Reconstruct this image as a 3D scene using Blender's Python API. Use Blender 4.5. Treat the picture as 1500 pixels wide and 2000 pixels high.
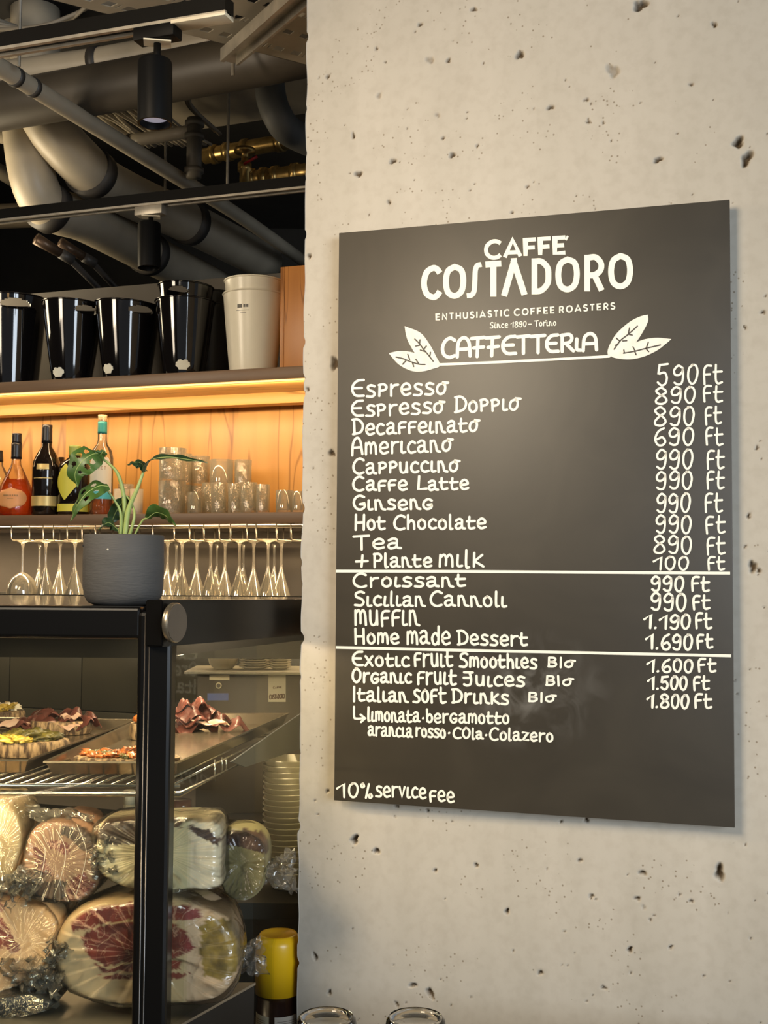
import bpy, bmesh, math, random
import numpy as np
from mathutils import Vector, Matrix, noise
R = random.Random(7)
C = bpy.context.scene.collection
S = bpy.context.scene
pi = math.pi
for o in list(bpy.data.objects): bpy.data.objects.remove(o)

# ---------------------------------------------------------------- camera
F = 2350.0; EYE = 1.5
UPC = Vector((0.0066, 0.99872, -0.0508)).normalized()      # world up in camera axes (x right, y up, z back)
FW = Vector((0, 0, -1)); YC = (FW - UPC * FW.dot(UPC)).normalized(); XC = YC.cross(UPC)
RM = Matrix((XC, YC, UPC))                                  # camera -> world
cd = bpy.data.cameras.new('camera'); cam = bpy.data.objects.new('camera', cd); C.objects.link(cam)
cd.sensor_fit = 'VERTICAL'; cd.sensor_height = 24; cd.lens = F / 2000 * 24; cd.clip_start = .05
cam.matrix_world = Matrix.Translation((0, 0, EYE)) @ RM.to_4x4(); S.camera = cam
def ray(px, py): return RM @ Vector(((px - 750) / F, -(py - 1000) / F, -1))
def W(px, py, y):                                           # point of the photograph at distance y into the room
    d = ray(px, py); return Vector((0, 0, EYE)) + d * (y / d.y)
def WZ(px, py, z):                                          # point of the photograph at height z
    d = ray(px, py); return Vector((0, 0, EYE)) + d * ((z - EYE) / d.z)
def PX(n, y): return n * y / F                              # n pixels at distance y, in metres

# ---------------------------------------------------------------- view, world, lights
S.view_settings.view_transform = 'Standard'; S.view_settings.look = 'None'
S.view_settings.gamma = 1; S.view_settings.use_curve_mapping = False
S.view_settings.exposure = 0.22
S.cycles.use_denoising = True
S.cycles.max_bounces = 10; S.cycles.transparent_max_bounces = 40; S.cycles.caustics_refractive = False; S.cycles.caustics_reflective = False
S.cycles.sample_clamp_indirect = 4
w = bpy.data.worlds.new('world'); S.world = w; w.use_nodes = True
w.node_tree.nodes['Background'].inputs[0].default_value = (0.86, 0.93, 1.0, 1)
w.node_tree.nodes['Background'].inputs[1].default_value = 0.16
def lamp(name, kind, loc, target, power, color, size=.2, size_y=None, spot=None, blend=.5, spread=180):
    l = bpy.data.lights.new(name, kind); l.energy = power; l.color = color
    if kind == 'AREA':
        l.size = size; l.spread = math.radians(spread)
        if size_y: l.shape = 'RECTANGLE'; l.size_y = size_y
    else: l.shadow_soft_size = size
    if spot: l.spot_size = math.radians(spot); l.spot_blend = blend
    o = bpy.data.objects.new(name, l); C.objects.link(o); o.location = loc
    o.rotation_euler = (Vector(target) - Vector(loc)).to_track_quat('-Z', 'Y').to_euler()
    return o
WARM = (1.0, .72, .42); SOFT = (1.0, .84, .64); COOL = (.80, .90, 1.0)
lamp('window_daylight', 'AREA', (2.6, -2.6, 2.0), (.3, 2, 1.4), 62, COOL, 2.4, 2.0, spread=110)
lamp('ceiling_lamp_key', 'AREA', (-1.25, .1, 2.70), (.15, 2.0, 1.7), 7.8, (1, .84, .62), .8, spread=66)
lamp('board_glow_fill', 'AREA', (-.98, 1.02, 2.62), (-.02, 2.1, 2.05), 1.8, (1, .58, .22), .35)  # unseen warm lamp added for the brown glow on the board
lamp('tray_fill_light', 'AREA', (-1.7, 2.1, 2.15), (-.25, 2.75, 2.8), 1.8, SOFT, .3, spread=100)  # unseen fill added to brighten the cable tray
lamp('ceiling_lamp_bar', 'AREA', (-2.1, 1.7, 2.4), (-.9, 3.6, 2.1), 12, SOFT, .5)
lamp('pipe_fill_light', 'AREA', (-1.62, 3.72, 2.42), (-.5, 3.8, 2.85), 7.5, (1, .82, .54), .45)  # unseen lamp added to light the pipes from below and behind

# ---------------------------------------------------------------- materials
MT = {}
def nt(name):
    m = bpy.data.materials.new(name); m.use_nodes = True; t = m.node_tree
    return m, t, t.nodes, t.links, t.nodes['Principled BSDF']
def mat(name, col, rough=.5, metal=0, var=.12, scale=12, bump=0, bscale=60, spec=.5, emit=None, estr=0, coat=0, stretch=None, trans=0, alpha=1, sub=0):
    if name in MT: return MT[name]
    m, t, N, L, b = nt(name); b.inputs['Roughness'].default_value = rough; b.inputs['Metallic'].default_value = metal
    b.inputs['Specular IOR Level'].default_value = spec; b.inputs['Coat Weight'].default_value = coat
    b.inputs['Transmission Weight'].default_value = trans; b.inputs['Alpha'].default_value = alpha
    if sub: b.inputs['Subsurface Weight'].default_value = sub; b.inputs['Subsurface Radius'].default_value = (.01, .006, .004)
    tc = N.new('ShaderNodeTexCoord'); mp = N.new('ShaderNodeMapping'); L.new(tc.outputs['Object'], mp.inputs[0])
    if stretch: mp.inputs['Scale'].default_value = stretch
    nz = N.new('ShaderNodeTexNoise'); nz.inputs['Scale'].default_value = scale; nz.inputs['Detail'].default_value = 5; L.new(mp.outputs[0], nz.inputs[0])
    cr = N.new('ShaderNodeValToRGB'); L.new(nz.outputs[0], cr.inputs[0])
    cr.color_ramp.elements[0].position = .3; cr.color_ramp.elements[1].position = .7
    cr.color_ramp.elements[0].color = [c * (1 - var) for c in col] + [1]; cr.color_ramp.elements[1].color = [min(1, c * (1 + var)) for c in col] + [1]
    L.new(cr.outputs[0], b.inputs['Base Color'])
    if bump:
        n2 = N.new('ShaderNodeTexNoise'); n2.inputs['Scale'].default_value = bscale; n2.inputs['Detail'].default_value = 6; L.new(mp.outputs[0], n2.inputs[0])
        bp = N.new('ShaderNodeBump'); bp.inputs['Strength'].default_value = bump; bp.inputs['Distance'].default_value = .004
        L.new(n2.outputs[0], bp.inputs['Height']); L.new(bp.outputs[0], b.inputs['Normal'])
    if emit: b.inputs['Emission Color'].default_value = (*emit, 1); b.inputs['Emission Strength'].default_value = estr
    MT[name] = m; return m
def thin(name, tint=(1, 1, 1), refl=.10, rough=.03, haze=0.0, hcol=(1, 1, 1), bump=0, bscale=25):  # thin clear sheet: lets light through, reflects by angle
    if name in MT: return MT[name]
    m, t, N, L, b = nt(name); N.remove(b); out = N['Material Output']
    tr = N.new('ShaderNodeBsdfTransparent'); tr.inputs[0].default_value = (*tint, 1)
    gl = N.new('ShaderNodeBsdfGlossy'); gl.inputs['Roughness'].default_value = rough
    lw = N.new('ShaderNodeLayerWeight'); lw.inputs['Blend'].default_value = .25
    mr = N.new('ShaderNodeMapRange'); mr.inputs['To Min'].default_value = refl * .4; mr.inputs['To Max'].default_value = min(1, refl * 7)
    L.new(lw.outputs['Fresnel'], mr.inputs[0])
    mx = N.new('ShaderNodeMixShader'); L.new(mr.outputs[0], mx.inputs[0]); L.new(tr.outputs[0], mx.inputs[1]); L.new(gl.outputs[0], mx.inputs[2])
    last = mx
    if haze:
        df = N.new('ShaderNodeBsdfDiffuse'); df.inputs[0].default_value = (*hcol, 1)
        tl = N.new('ShaderNodeBsdfTranslucent'); tl.inputs[0].default_value = (*hcol, 1)
        ad = N.new('ShaderNodeMixShader'); L.new(df.outputs[0], ad.inputs[1]); L.new(tl.outputs[0], ad.inputs[2])
        m2 = N.new('ShaderNodeMixShader'); m2.inputs[0].default_value = haze; L.new(mx.outputs[0], m2.inputs[1]); L.new(ad.outputs[0], m2.inputs[2]); last = m2
    if bump:
        tc = N.new('ShaderNodeTexCoord'); n2 = N.new('ShaderNodeTexNoise'); n2.inputs['Scale'].default_value = bscale; n2.inputs['Detail'].default_value = 4; n2.inputs['Distortion'].default_value = 1.2
        L.new(tc.outputs['Object'], n2.inputs[0]); bp = N.new('ShaderNodeBump'); bp.inputs['Strength'].default_value = bump; bp.inputs['Distance'].default_value = .01
        L.new(n2.outputs[0], bp.inputs['Height']); L.new(bp.outputs[0], gl.inputs['Normal']); L.new(bp.outputs[0], lw.inputs['Normal'])
    L.new(last.outputs[0], out.inputs[0]); MT[name] = m; return m
def wood(name, a, b_, rough=.4, axis=0, scale=1.0, spec=.4):
    if name in MT: return MT[name]
    m, t, N, L, b = nt(name); b.inputs['Roughness'].default_value = rough; b.inputs['Specular IOR Level'].default_value = spec
    tc = N.new('ShaderNodeTexCoord'); mp = N.new('ShaderNodeMapping'); L.new(tc.outputs['Object'], mp.inputs[0])
    s = [9 * scale] * 3; s[axis] = .7 * scale; mp.inputs['Scale'].default_value = s
    n0 = N.new('ShaderNodeTexNoise'); n0.inputs['Scale'].default_value = 1.3; n0.inputs['Detail'].default_value = 3; L.new(mp.outputs[0], n0.inputs[0])
    wv = N.new('ShaderNodeTexWave'); wv.wave_type = 'BANDS'; wv.bands_direction = 'X' if axis != 0 else 'Z'; wv.inputs['Scale'].default_value = .55; wv.inputs['Distortion'].default_value = 6; wv.inputs['Detail'].default_value = 3; wv.inputs['Detail Scale'].default_value = .8
    L.new(mp.outputs[0], wv.inputs[0])
    n1 = N.new('ShaderNodeTexNoise'); n1.inputs['Scale'].default_value = 9; n1.inputs['Detail'].default_value = 8; L.new(mp.outputs[0], n1.inputs[0])
    m1 = N.new('ShaderNodeMath'); m1.operation = 'MULTIPLY_ADD'; L.new(wv.outputs[0], m1.inputs[0]); m1.inputs[1].default_value = .32; L.new(n0.outputs[0], m1.inputs[2])
    m2 = N.new('ShaderNodeMath'); m2.operation = 'MULTIPLY_ADD'; L.new(n1.outputs[0], m2.inputs[0]); m2.inputs[1].default_value = .35; L.new(m1.outputs[0], m2.inputs[2])
    cr = N.new('ShaderNodeValToRGB'); L.new(m2.outputs[0], cr.inputs[0]); cr.color_ramp.elements[0].position = .45; cr.color_ramp.elements[1].position = 1.02
    cr.color_ramp.elements[0].color = (*b_, 1); cr.color_ramp.elements[1].color = (*a, 1)
    e = cr.color_ramp.elements.new(.6); e.color = tuple((x * .75 + y * .25) for x, y in zip(a, b_)) + (1,)
    # dark fine cracks and knots
    mp2 = N.new('ShaderNodeMapping'); L.new(tc.outputs['Object'], mp2.inputs[0]); s2 = [9 * scale] * 3; s2[axis] = .9 * scale; mp2.inputs['Scale'].default_value = s2
    vo = N.new('ShaderNodeTexNoise'); vo.inputs['Scale'].default_value = .9; vo.inputs['Detail'].default_value = 2; vo.inputs['Distortion'].default_value = .5; L.new(mp2.outputs[0], vo.inputs[0])
    c2 = N.new('ShaderNodeValToRGB'); L.new(vo.outputs[0], c2.inputs[0]); el = c2.color_ramp.elements
    el[0].position = .49; el[0].color = (1, 1, 1, 1); el[1].position = .515; el[1].color = (1, 1, 1, 1); e = el.new(.502); e.color = (.45, .38, .3, 1)
    mx = N.new('ShaderNodeMix'); mx.data_type = 'RGBA'; mx.blend_type = 'MULTIPLY'; mx.inputs[0].default_value = .8
    L.new(cr.outputs[0], mx.inputs[6]); L.new(c2.outputs[0], mx.inputs[7]); L.new(mx.outputs[2], b.inputs['Base Color'])
    MT[name] = m; return m

# ---------------------------------------------------------------- object helpers
def link(o, parent=None):
    C.objects.link(o)
    if parent is not None: o.parent = parent
    return o
def obj(name, bm, m, parent=None, sharp=38, keep=False):
    """bm is in world coordinates; children are stored relative to their thing"""
    if sharp:
        th = math.radians(sharp)
        for f in bm.faces: f.smooth = True
        for e in bm.edges:
            if len(e.link_faces) == 2 and e.calc_face_angle(0) > th: e.smooth = False
    if parent is not None and not keep:
        bmesh.ops.transform(bm, matrix=wm(parent).inverted(), verts=bm.verts)
    me = bpy.data.meshes.new(name); bm.to_mesh(me); bm.free()
    for mm in (m if isinstance(m, (list, tuple)) else [m]): me.materials.append(mm)
    return link(bpy.data.objects.new(name, me), parent)
def wm(o):
    m = Matrix.Translation(o.location) @ o.rotation_euler.to_matrix().to_4x4()
    return (wm(o.parent) @ m) if o.parent else m
def tag(o, label, cat, group=None, kind=None):
    o['label'] = label; o['category'] = cat
    if group: o['group'] = group
    if kind: o['kind'] = kind
    return o
def thing(name, loc, label, cat, group=None, rz=0):
    o = bpy.data.objects.new(name, None); C.objects.link(o); o.location = loc; o.rotation_euler = (0, 0, rz); o.empty_display_size = .05
    return tag(o, label, cat, group)
def solo(name, bm, m, loc, label, cat, group=None, rz=0, sharp=38):  # a thing that is one mesh, its origin at its base
    M = Matrix.Translation(loc) @ Matrix.Rotation(rz, 4, 'Z')
    bmesh.ops.transform(bm, matrix=M.inverted(), verts=bm.verts)
    o = obj(name, bm, m, None, sharp); o.location = loc; o.rotation_euler = (0, 0, rz)
    return tag(o, label, cat, group)
def struct(name, bm, m, parent=None, sharp=38):
    o = obj(name, bm, m, parent, sharp)
    if parent is None: o['kind'] = 'structure'
    return o
def dup(root, loc, label=None, group=None, rz=None, scale=None):
    r = root.copy(); C.objects.link(r); r.location = loc
    if rz is not None: r.rotation_euler = (0, 0, rz)
    if scale: r.scale = scale
    if label: r['label'] = label
    if group: r['group'] = group
    for ch in list(root.children):
        c = ch.copy(); C.objects.link(c); c.parent = r
        for g in list(ch.children): d = g.copy(); C.objects.link(d); d.parent = c
    return r
def BM(): return bmesh.new()
def box(bm, c, s, rz=0, bev=0, rot=None):
    r = bmesh.ops.create_cube(bm, size=1); vs = r['verts']
    M = Matrix.Translation(c) @ (rot if rot is not None else Matrix.Rotation(rz, 4, 'Z')) @ Matrix.Diagonal((*s, 1))
    bmesh.ops.transform(bm, matrix=M, verts=vs)
    if bev:
        es = list({e for v in vs for e in v.link_edges}); bmesh.ops.bevel(bm, geom=es, offset=bev, segments=2, affect='EDGES', profile=.5)
    return bm
def lathe(bm, prof, c=(0, 0, 0), n=32, ax=None, ang=2 * pi):
    """prof = [(r, z)...]; open ends stay open unless r == 0"""
    c = Vector(c); q = Vector((0, 0, 1)).rotation_difference(Vector(ax).normalized()).to_matrix() if ax is not None else Matrix.Identity(3)
    rings = []
    for r, z in prof:
        if r < 1e-7: rings.append([bm.verts.new(c + q @ Vector((0, 0, z)))])
        else: rings.append([bm.verts.new(c + q @ Vector((r * math.cos(2 * pi * i / n), r * math.sin(2 * pi * i / n), z))) for i in range(n)])
    for a, b in zip(rings, rings[1:]):
        for i in range(n):
            j = (i + 1) % n
            if len(a) == 1 and len(b) == 1: continue
            if len(a) == 1: bm.faces.new((a[0], b[j], b[i]))
            elif len(b) == 1: bm.faces.new((a[i], a[j], b[0]))
            else: bm.faces.new((a[i], a[j], b[j], b[i]))
    return bm
def smooth_path(pts, n=6):
    P = [Vector(p) for p in pts]; out = []
    Q = [P[0] * 2 - P[1]] + P + [P[-1] * 2 - P[-2]]
    for i in range(1, len(Q) - 2):
        for k in range(n):
            t = k / n; a, b, c_, d = Q[i - 1:i + 3]
            out.append(.5 * ((2 * b) + (c_ - a) * t + (2 * a - 5 * b + 4 * c_ - d) * t * t + (3 * b - a - 3 * c_ + d) * t ** 3))
    out.append(P[-1]); return out
def tube(bm, pts, r, n=10, caps=True, smooth=0, flat=1.0):
    P = smooth_path(pts, smooth) if smooth else [Vector(p) for p in pts]
    rs = r if isinstance(r, (list, tuple)) else None
    T = [(P[min(i + 1, len(P) - 1)] - P[max(i - 1, 0)]).normalized() for i in range(len(P))]
    up = Vector((0, 0, 1)) if abs(T[0].z) < .9 else Vector((1, 0, 0))
    u = T[0].cross(up).normalized(); rings = []
    for i, p in enumerate(P):
        u = (u - T[i] * u.dot(T[i])).normalized(); v = T[i].cross(u)
        if rs: f = i / max(1, len(P) - 1) * (len(rs) - 1); k = min(int(f), len(rs) - 2); rr = rs[k] + (rs[k + 1] - rs[k]) * (f - k)
        else: rr = r
        rings.append([bm.verts.new(p + u * (rr * math.cos(2 * pi * j / n)) + v * (rr * flat * math.sin(2 * pi * j / n))) for j in range(n)])
    for a, b in zip(rings, rings[1:]):
        for j in range(n): bm.faces.new((a[j], a[(j + 1) % n], b[(j + 1) % n], b[j]))
    if caps: bm.faces.new(rings[0][::-1]); bm.faces.new(rings[-1])
    return bm
def prism(bm, pts, depth):
    """solid between polygon pts and pts+depth (Vector)"""
    a = [bm.verts.new(Vector(p)) for p in pts]; b = [bm.verts.new(Vector(p) + Vector(depth)) for p in pts]
    bm.faces.new(a[::-1]); bm.faces.new(b); n = len(pts)
    for i in range(n): bm.faces.new((a[i], a[(i + 1) % n], b[(i + 1) % n], b[i]))
    bmesh.ops.recalc_face_normals(bm, faces=bm.faces)
    return bm
def blob(bm, c, s, seed=0, amp=.15, freq=2.0, sub=3, rot=None):
    r = bmesh.ops.create_icosphere(bm, subdivisions=sub, radius=1)
    q = rot.to_matrix() if rot is not None else Matrix.Identity(3)
    for v in r['verts']:
        k = 1 + amp * noise.noise(v.co * freq + Vector((seed * 7.3, seed, 0)))
        v.co = Vector(c) + q @ Vector((v.co.x * s[0] * k, v.co.y * s[1] * k, v.co.z * s[2] * k))
    return bm
# ---------------------------------------------------------------- the two wall directions
A1 = 0.31239; U1 = Vector((math.cos(A1), -math.sin(A1), 0)); N1 = Vector((math.sin(A1), math.cos(A1), 0))      # pillar face; N1 points away
A2 = math.radians(19.3); U2 = Vector((math.cos(A2), -math.sin(A2), 0)); N2 = Vector((math.sin(A2), math.cos(A2), 0))  # bar wall
P2 = W(300, 752, 3.3)
def onp(px, py, p0, n, off=0):
    d = ray(px, py); o = Vector((0, 0, EYE)); t = ((p0 - o).dot(n) + off) / d.dot(n); return o + d * t
def WB(px, py, off=0): return onp(px, py, P2, N2, off)          # a point on the bar wall, off metres behind the shelf fronts
BO = Vector((-.08354, 2.11584, 1.10475)); BWID = .6694            # board front, lower left corner
GAP = .019; BTH = .009
PO = BO + N1 * (GAP + BTH)                                        # pillar face plane
# ---------------------------------------------------------------- concrete pillar (relief mesh with the pits cut in)
pits = [(1250,10,15,14),(1015,107,8,13),(925,18,7,6),(840,117,11,9),(1197,138,15,16),(1442,278,13,12),(1458,310,11,19),(1285,312,10,7),(1075,210,8,6),
 (1145,195,7,4),(1150,238,5,4),(1178,240,4,4),(740,187,8,7),(767,315,8,7),(883,303,7,8),(855,225,6,7),(700,340,11,7),(690,265,5,8),(865,270,5,4),
 (932,285,4,5),(653,710,9,22),(648,885,7,12),(1470,1107,9,13),(1482,1115,6,5),(1405,1705,11,17),(692,1640,11,10),(735,1662,7,8),(1255,1705,8,6),(1245,1755,7,5),(1257,1772,5,5),
 (990,1780,6,6),(1230,1855,7,6),(1055,1900,5,7),(806,1924,9,6),(840,1940,7,15),(775,1962,4,8),(1145,1602,7,5),(1095,1605,4,4),(1132,1680,6,4),(1155,1750,5,5),
 (604,500,5,8),(600,760,5,6),(1478,875,4,5),(1462,1008,5,6),(1455,1068,4,4),(640,1545,4,6),(775,1575,6,4),(835,1583,5,4),(615,1868,6,9),(643,1939,6,6),(875,118,6,5),(820,48,6,5),
 (1490,610,5,5),(1350,165,5,4),(1395,48,6,7),(735,95,5,4),(640,150,6,5),(1030,365,5,4),(1000,415,4,4),(760,395,5,6),(1455,640,4,5),(930,1690,6,5),(850,1700,5,4),(1310,1850,5,4),(1180,1930,6,4),(1350,1760,5,4)]
NU, NZ = 430, 960; uw = .98; z0, z1 = .62, 2.72; uL = -.0765
us = uL + uw * np.arange(NU + 1) / NU; zs = z0 + (z1 - z0) * np.arange(NZ + 1) / NZ
UU, ZZ = np.meshgrid(us, zs); H = np.zeros_like(UU); DK = np.zeros_like(UU)
rr = random.Random(3)
def pu(px, py): p = onp(px, py, PO, N1); return (p - PO).dot(U1), p.z
extra = []
for i in range(230):
    s = rr.choice([1.5, 1.7, 1.9, 2.2, 2.6]) ; extra.append((rr.uniform(580, 1540), rr.uniform(-40, 2050), s * rr.uniform(.8, 1.2), s * rr.uniform(.8, 1.5)))
for k, (px, py, a, b) in enumerate(pits + extra):
    u, z = pu(px, py); k_ = 1.95 / F; ra, rb = max(a * k_ * .72, .0014), max(b * k_ * .72, .0014)
    th = rr.uniform(-.5, .5); m = (np.abs(UU - u) < 3 * max(ra, rb)) & (np.abs(ZZ - z) < 3 * max(ra, rb))
    du = UU[m] - u; dz = ZZ[m] - z; x = (du * math.cos(th) + dz * math.sin(th)) / ra; y = (-du * math.sin(th) + dz * math.cos(th)) / rb
    ang = np.arctan2(y, x); e = 1 + .22 * np.sin(2 * ang + k) + .18 * np.sin(3 * ang + 2 * k) + .1 * np.sin(5 * ang + 3 * k)
    d = np.sqrt(x * x + y * y) / e; f = np.clip(1.25 - d, 0, 1); f = np.minimum(1, f * 1.6)
    shallow = .35 if k in (3, 4, 15, 12, 29) else 1
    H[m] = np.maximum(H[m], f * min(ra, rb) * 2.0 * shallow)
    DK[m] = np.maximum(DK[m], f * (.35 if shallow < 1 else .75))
# the left arris is slightly broken
ed = np.array([noise.noise(Vector((0, 0, z * 14))) * .0035 + max(0, noise.noise(Vector((5, 0, z * 30))) - .25) * .016 for z in zs])
for px, py, q in ((578, 1880, .004), (592, 300, .002), (590, 770, .003)):
    u, z = pu(px, py); ed += q * np.exp(-((zs - z) / .006) ** 2)
UW = UU + ed[:, None] * np.exp(-(UU - uL) / .008)
co = np.empty((NZ + 1, NU + 1, 3))
for j in range(2): co[:, :, j] = PO[j] + U1[j] * UW + N1[j] * H
co[:, :, 2] = ZZ
idx = np.arange((NU + 1) * (NZ + 1)).reshape(NZ + 1, NU + 1)
fq = np.stack([idx[:-1, :-1], idx[:-1, 1:], idx[1:, 1:], idx[1:, :-1]], -1).reshape(-1, 4)
me = bpy.data.meshes.new('wall_right'); nv = co.shape[0] * co.shape[1]
# side, top, bottom and back are added as extra vertices
base = co.reshape(-1, 3); lefti = idx[:, 0]; back = base[lefti] + np.array(N1)[None] * .62
verts = np.vstack([base, back]); nb = len(back); side = np.stack([lefti[1:], lefti[:-1], nv + np.arange(nb - 1), nv + np.arange(1, nb)], -1)
faces = np.vstack([fq, side]); me.vertices.add(len(verts)); me.vertices.foreach_set('co', verts.ravel())
me.loops.add(faces.size); me.loops.foreach_set('vertex_index', faces.ravel().astype(np.int32)); me.polygons.add(len(faces))
me.polygons.foreach_set('loop_start', np.arange(0, faces.size, 4, dtype=np.int32)); me.polygons.foreach_set('loop_total', np.full(len(faces), 4, np.int32))
sm = np.ones(len(faces), bool); sm[len(fq):] = False; me.polygons.foreach_set('use_smooth', sm)
me.update(calc_edges=True)
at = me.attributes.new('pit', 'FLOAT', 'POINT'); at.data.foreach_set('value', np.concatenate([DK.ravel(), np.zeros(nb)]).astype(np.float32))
def concrete():
    m, t, N, L, b = nt('cast_concrete'); b.inputs['Roughness'].default_value = .78; b.inputs['Specular IOR Level'].default_value = .25
    tc = N.new('ShaderNodeTexCoord')
    def nz(s, d=5, st=None, dist=0):
        mp = N.new('ShaderNodeMapping'); L.new(tc.outputs['Object'], mp.inputs[0])
        if st: mp.inputs['Scale'].default_value = st
        n = N.new('ShaderNodeTexNoise'); n.inputs['Scale'].default_value = s; n.inputs['Detail'].default_value = d; n.inputs['Distortion'].default_value = dist; L.new(mp.outputs[0], n.inputs[0]); return n.outputs[0]
    cr = N.new('ShaderNodeValToRGB'); L.new(nz(2.2, 6), cr.inputs[0]); e = cr.color_ramp.elements
    e[0].position = .3; e[0].color = (.47, .425, .355, 1); e[1].position = .72; e[1].color = (.56, .51, .43, 1)
    last = cr.outputs[0]
    def mul(fac_out, p0, p1, c0, c1, f=1):
        nonlocal last
        r = N.new('ShaderNodeValToRGB'); L.new(fac_out, r.inputs[0]); r.color_ramp.elements[0].position = p0; r.color_ramp.elements[1].position = p1
        r.color_ramp.elements[0].color = (*c0, 1); r.color_ramp.elements[1].color = (*c1, 1)
        x = N.new('ShaderNodeMix'); x.data_type = 'RGBA'; x.blend_type = 'MULTIPLY'; x.inputs[0].default_value = f
        L.new(last, x.inputs[6]); L.new(r.outputs[0], x.inputs[7]); last = x.outputs[2]
    mul(nz(1.2, 4, (14, 14, .8)), .35, .65, (.93, .93, .92), (1, 1, 1))            # vertical streaks of the formwork
    mul(nz(60, 6), .30, .55, (.93, .92, .91), (1, 1, 1))                          # grain
    v = N.new('ShaderNodeTexVoronoi'); v.inputs['Scale'].default_value = 95; L.new(tc.outputs['Object'], v.inputs[0])
    mask = N.new('ShaderNodeMath'); mask.operation = 'GREATER_THAN'; L.new(nz(9, 2), mask.inputs[0]); mask.inputs[1].default_value = .56
    r = N.new('ShaderNodeMapRange'); L.new(v.outputs['Distance'], r.inputs[0]); r.inputs['From Min'].default_value = .10; r.inputs['From Max'].default_value = .2; r.inputs['To Min'].default_value = 1; r.inputs['To Max'].default_value = 0
    sp = N.new('ShaderNodeMath'); sp.operation = 'MULTIPLY'; L.new(mask.outputs[0], sp.inputs[0]); L.new(r.outputs[0], sp.inputs[1])
    mul(sp.outputs[0], 0, 1, (1, 1, 1), (.55, .50, .44))
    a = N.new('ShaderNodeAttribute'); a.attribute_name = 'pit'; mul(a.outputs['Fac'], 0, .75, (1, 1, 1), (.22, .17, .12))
    L.new(last, b.inputs['Base Color'])
    ad = N.new('ShaderNodeMath'); ad.operation = 'MULTIPLY_ADD'; L.new(sp.outputs[0], ad.inputs[0]); ad.inputs[1].default_value = -1.2; L.new(nz(45, 8), ad.inputs[2])
    bp = N.new('ShaderNodeBump'); bp.inputs['Strength'].default_value = .18; bp.inputs['Distance'].default_value = .0015; L.new(ad.outputs[0], bp.inputs['Height']); L.new(bp.outputs[0], b.inputs['Normal'])
    return m
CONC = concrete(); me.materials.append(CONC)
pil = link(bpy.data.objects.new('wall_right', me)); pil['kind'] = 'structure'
for zz0, zz1 in ((0, z0), (z1, 3.6)):                                              # the plain stretches above and below the frame
    b_ = BM(); c_ = PO + U1 * (uL + uw / 2) + N1 * .31; c_.z = (zz0 + zz1) / 2
    box(b_, c_, (uw, .62, zz1 - zz0), rz=-A1); struct('wall_right', b_, CONC)

# ---------------------------------------------------------------- bar wall, floor, ceiling
GREYW = mat('grey_plaster', (.105, .092, .075), .8, var=.10, scale=5, bump=.1)
DARKC = mat('black_ceiling_paint', (.020, .018, .015), .85, var=.3, scale=6)
BEIGE = mat('beige_paint', (.42, .37, .28), .55, var=.10, scale=9)
b = BM(); prism(b, [(-3.5, -3, -.05), (3.5, -3, -.05), (3.5, 6.5, -.05), (-3.5, 6.5, -.05)], (0, 0, .05)); struct('floor', b, mat('floor_concrete', (.12, .11, .10), .6))
b = BM(); prism(b, [(-3.5, -3, 3.25), (3.5, -3, 3.25), (3.5, 6.5, 3.25), (-3.5, 6.5, 3.25)], (0, 0, .1)); struct('ceiling', b, DARKC)
def wallbox(name, offc, th, zlo, zhi, m, c0=-2.6, c1=2.2):
    b = BM(); c = P2 + U2 * ((c0 + c1) / 2) + N2 * offc; c.z = (zlo + zhi) / 2
    box(b, c, (c1 - c0, th, zhi - zlo), rz=-A2); return struct(name, b, m)
zU, zUt = WB(300, 752).z, WB(300, 730).z          # upper shelf underside / top
zL, zLt = WB(300, 1024).z, WB(300, 1003).z
SD = .27                                          # shelf depth
topz = WB(300, 552, SD + .02).z
wb = wallbox('wall_back', SD + .11, .16, 0, topz, GREYW)
b = BM(); box(b, Vector((-1.0, 6.1, 1.6)), (7, .1, 3.4)); struct('wall_far', b, DARKC)
b = BM(); box(b, Vector((-3.4, 1.8, 1.6)), (.1, 9, 3.2)); struct('wall_left', b, DARKC)
OAK = wood('oak_panel', (.58, .30, .078), (.35, .16, .038), .38, axis=2, scale=1.0)
OAKH = wood('oak_edge', (.62, .36, .11), (.44, .22, .06), .4, axis=0)
uW = lambda px, py=900: (WB(px, py, SD) - P2).dot(U2)
edges = [-1.5, uW(-260), uW(124), uW(124) + .98, 1.6]
for i in range(4):
    b = BM(); c = P2 + U2 * ((edges[i] + edges[i + 1]) / 2) + N2 * (SD + .017 + (.006 if i % 2 else 0)); c.z = (zU + zLt) / 2
    box(b, c, (edges[i + 1] - edges[i] - .002, .018, zU - zLt - .002), rz=-A2, bev=.001); struct('wood_panel', b, OAK, wb)
# dark tiles on the lower part of the bar wall
TILE = mat('dark_tile', (.050, .048, .038), .3, var=.15, scale=4)
for r_ in range(3):
    for k in range(9):
        b = BM(); c = P2 + U2 * (uW(155, 1300) - 1.05 + .262 * k + .131) + N2 * (SD + .022); c.z = 1.435 - .18 * r_ - .09; box(b, c, (.259, .012, .177), rz=-A2, bev=.0015); struct('tile', b, TILE, wb)
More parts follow.
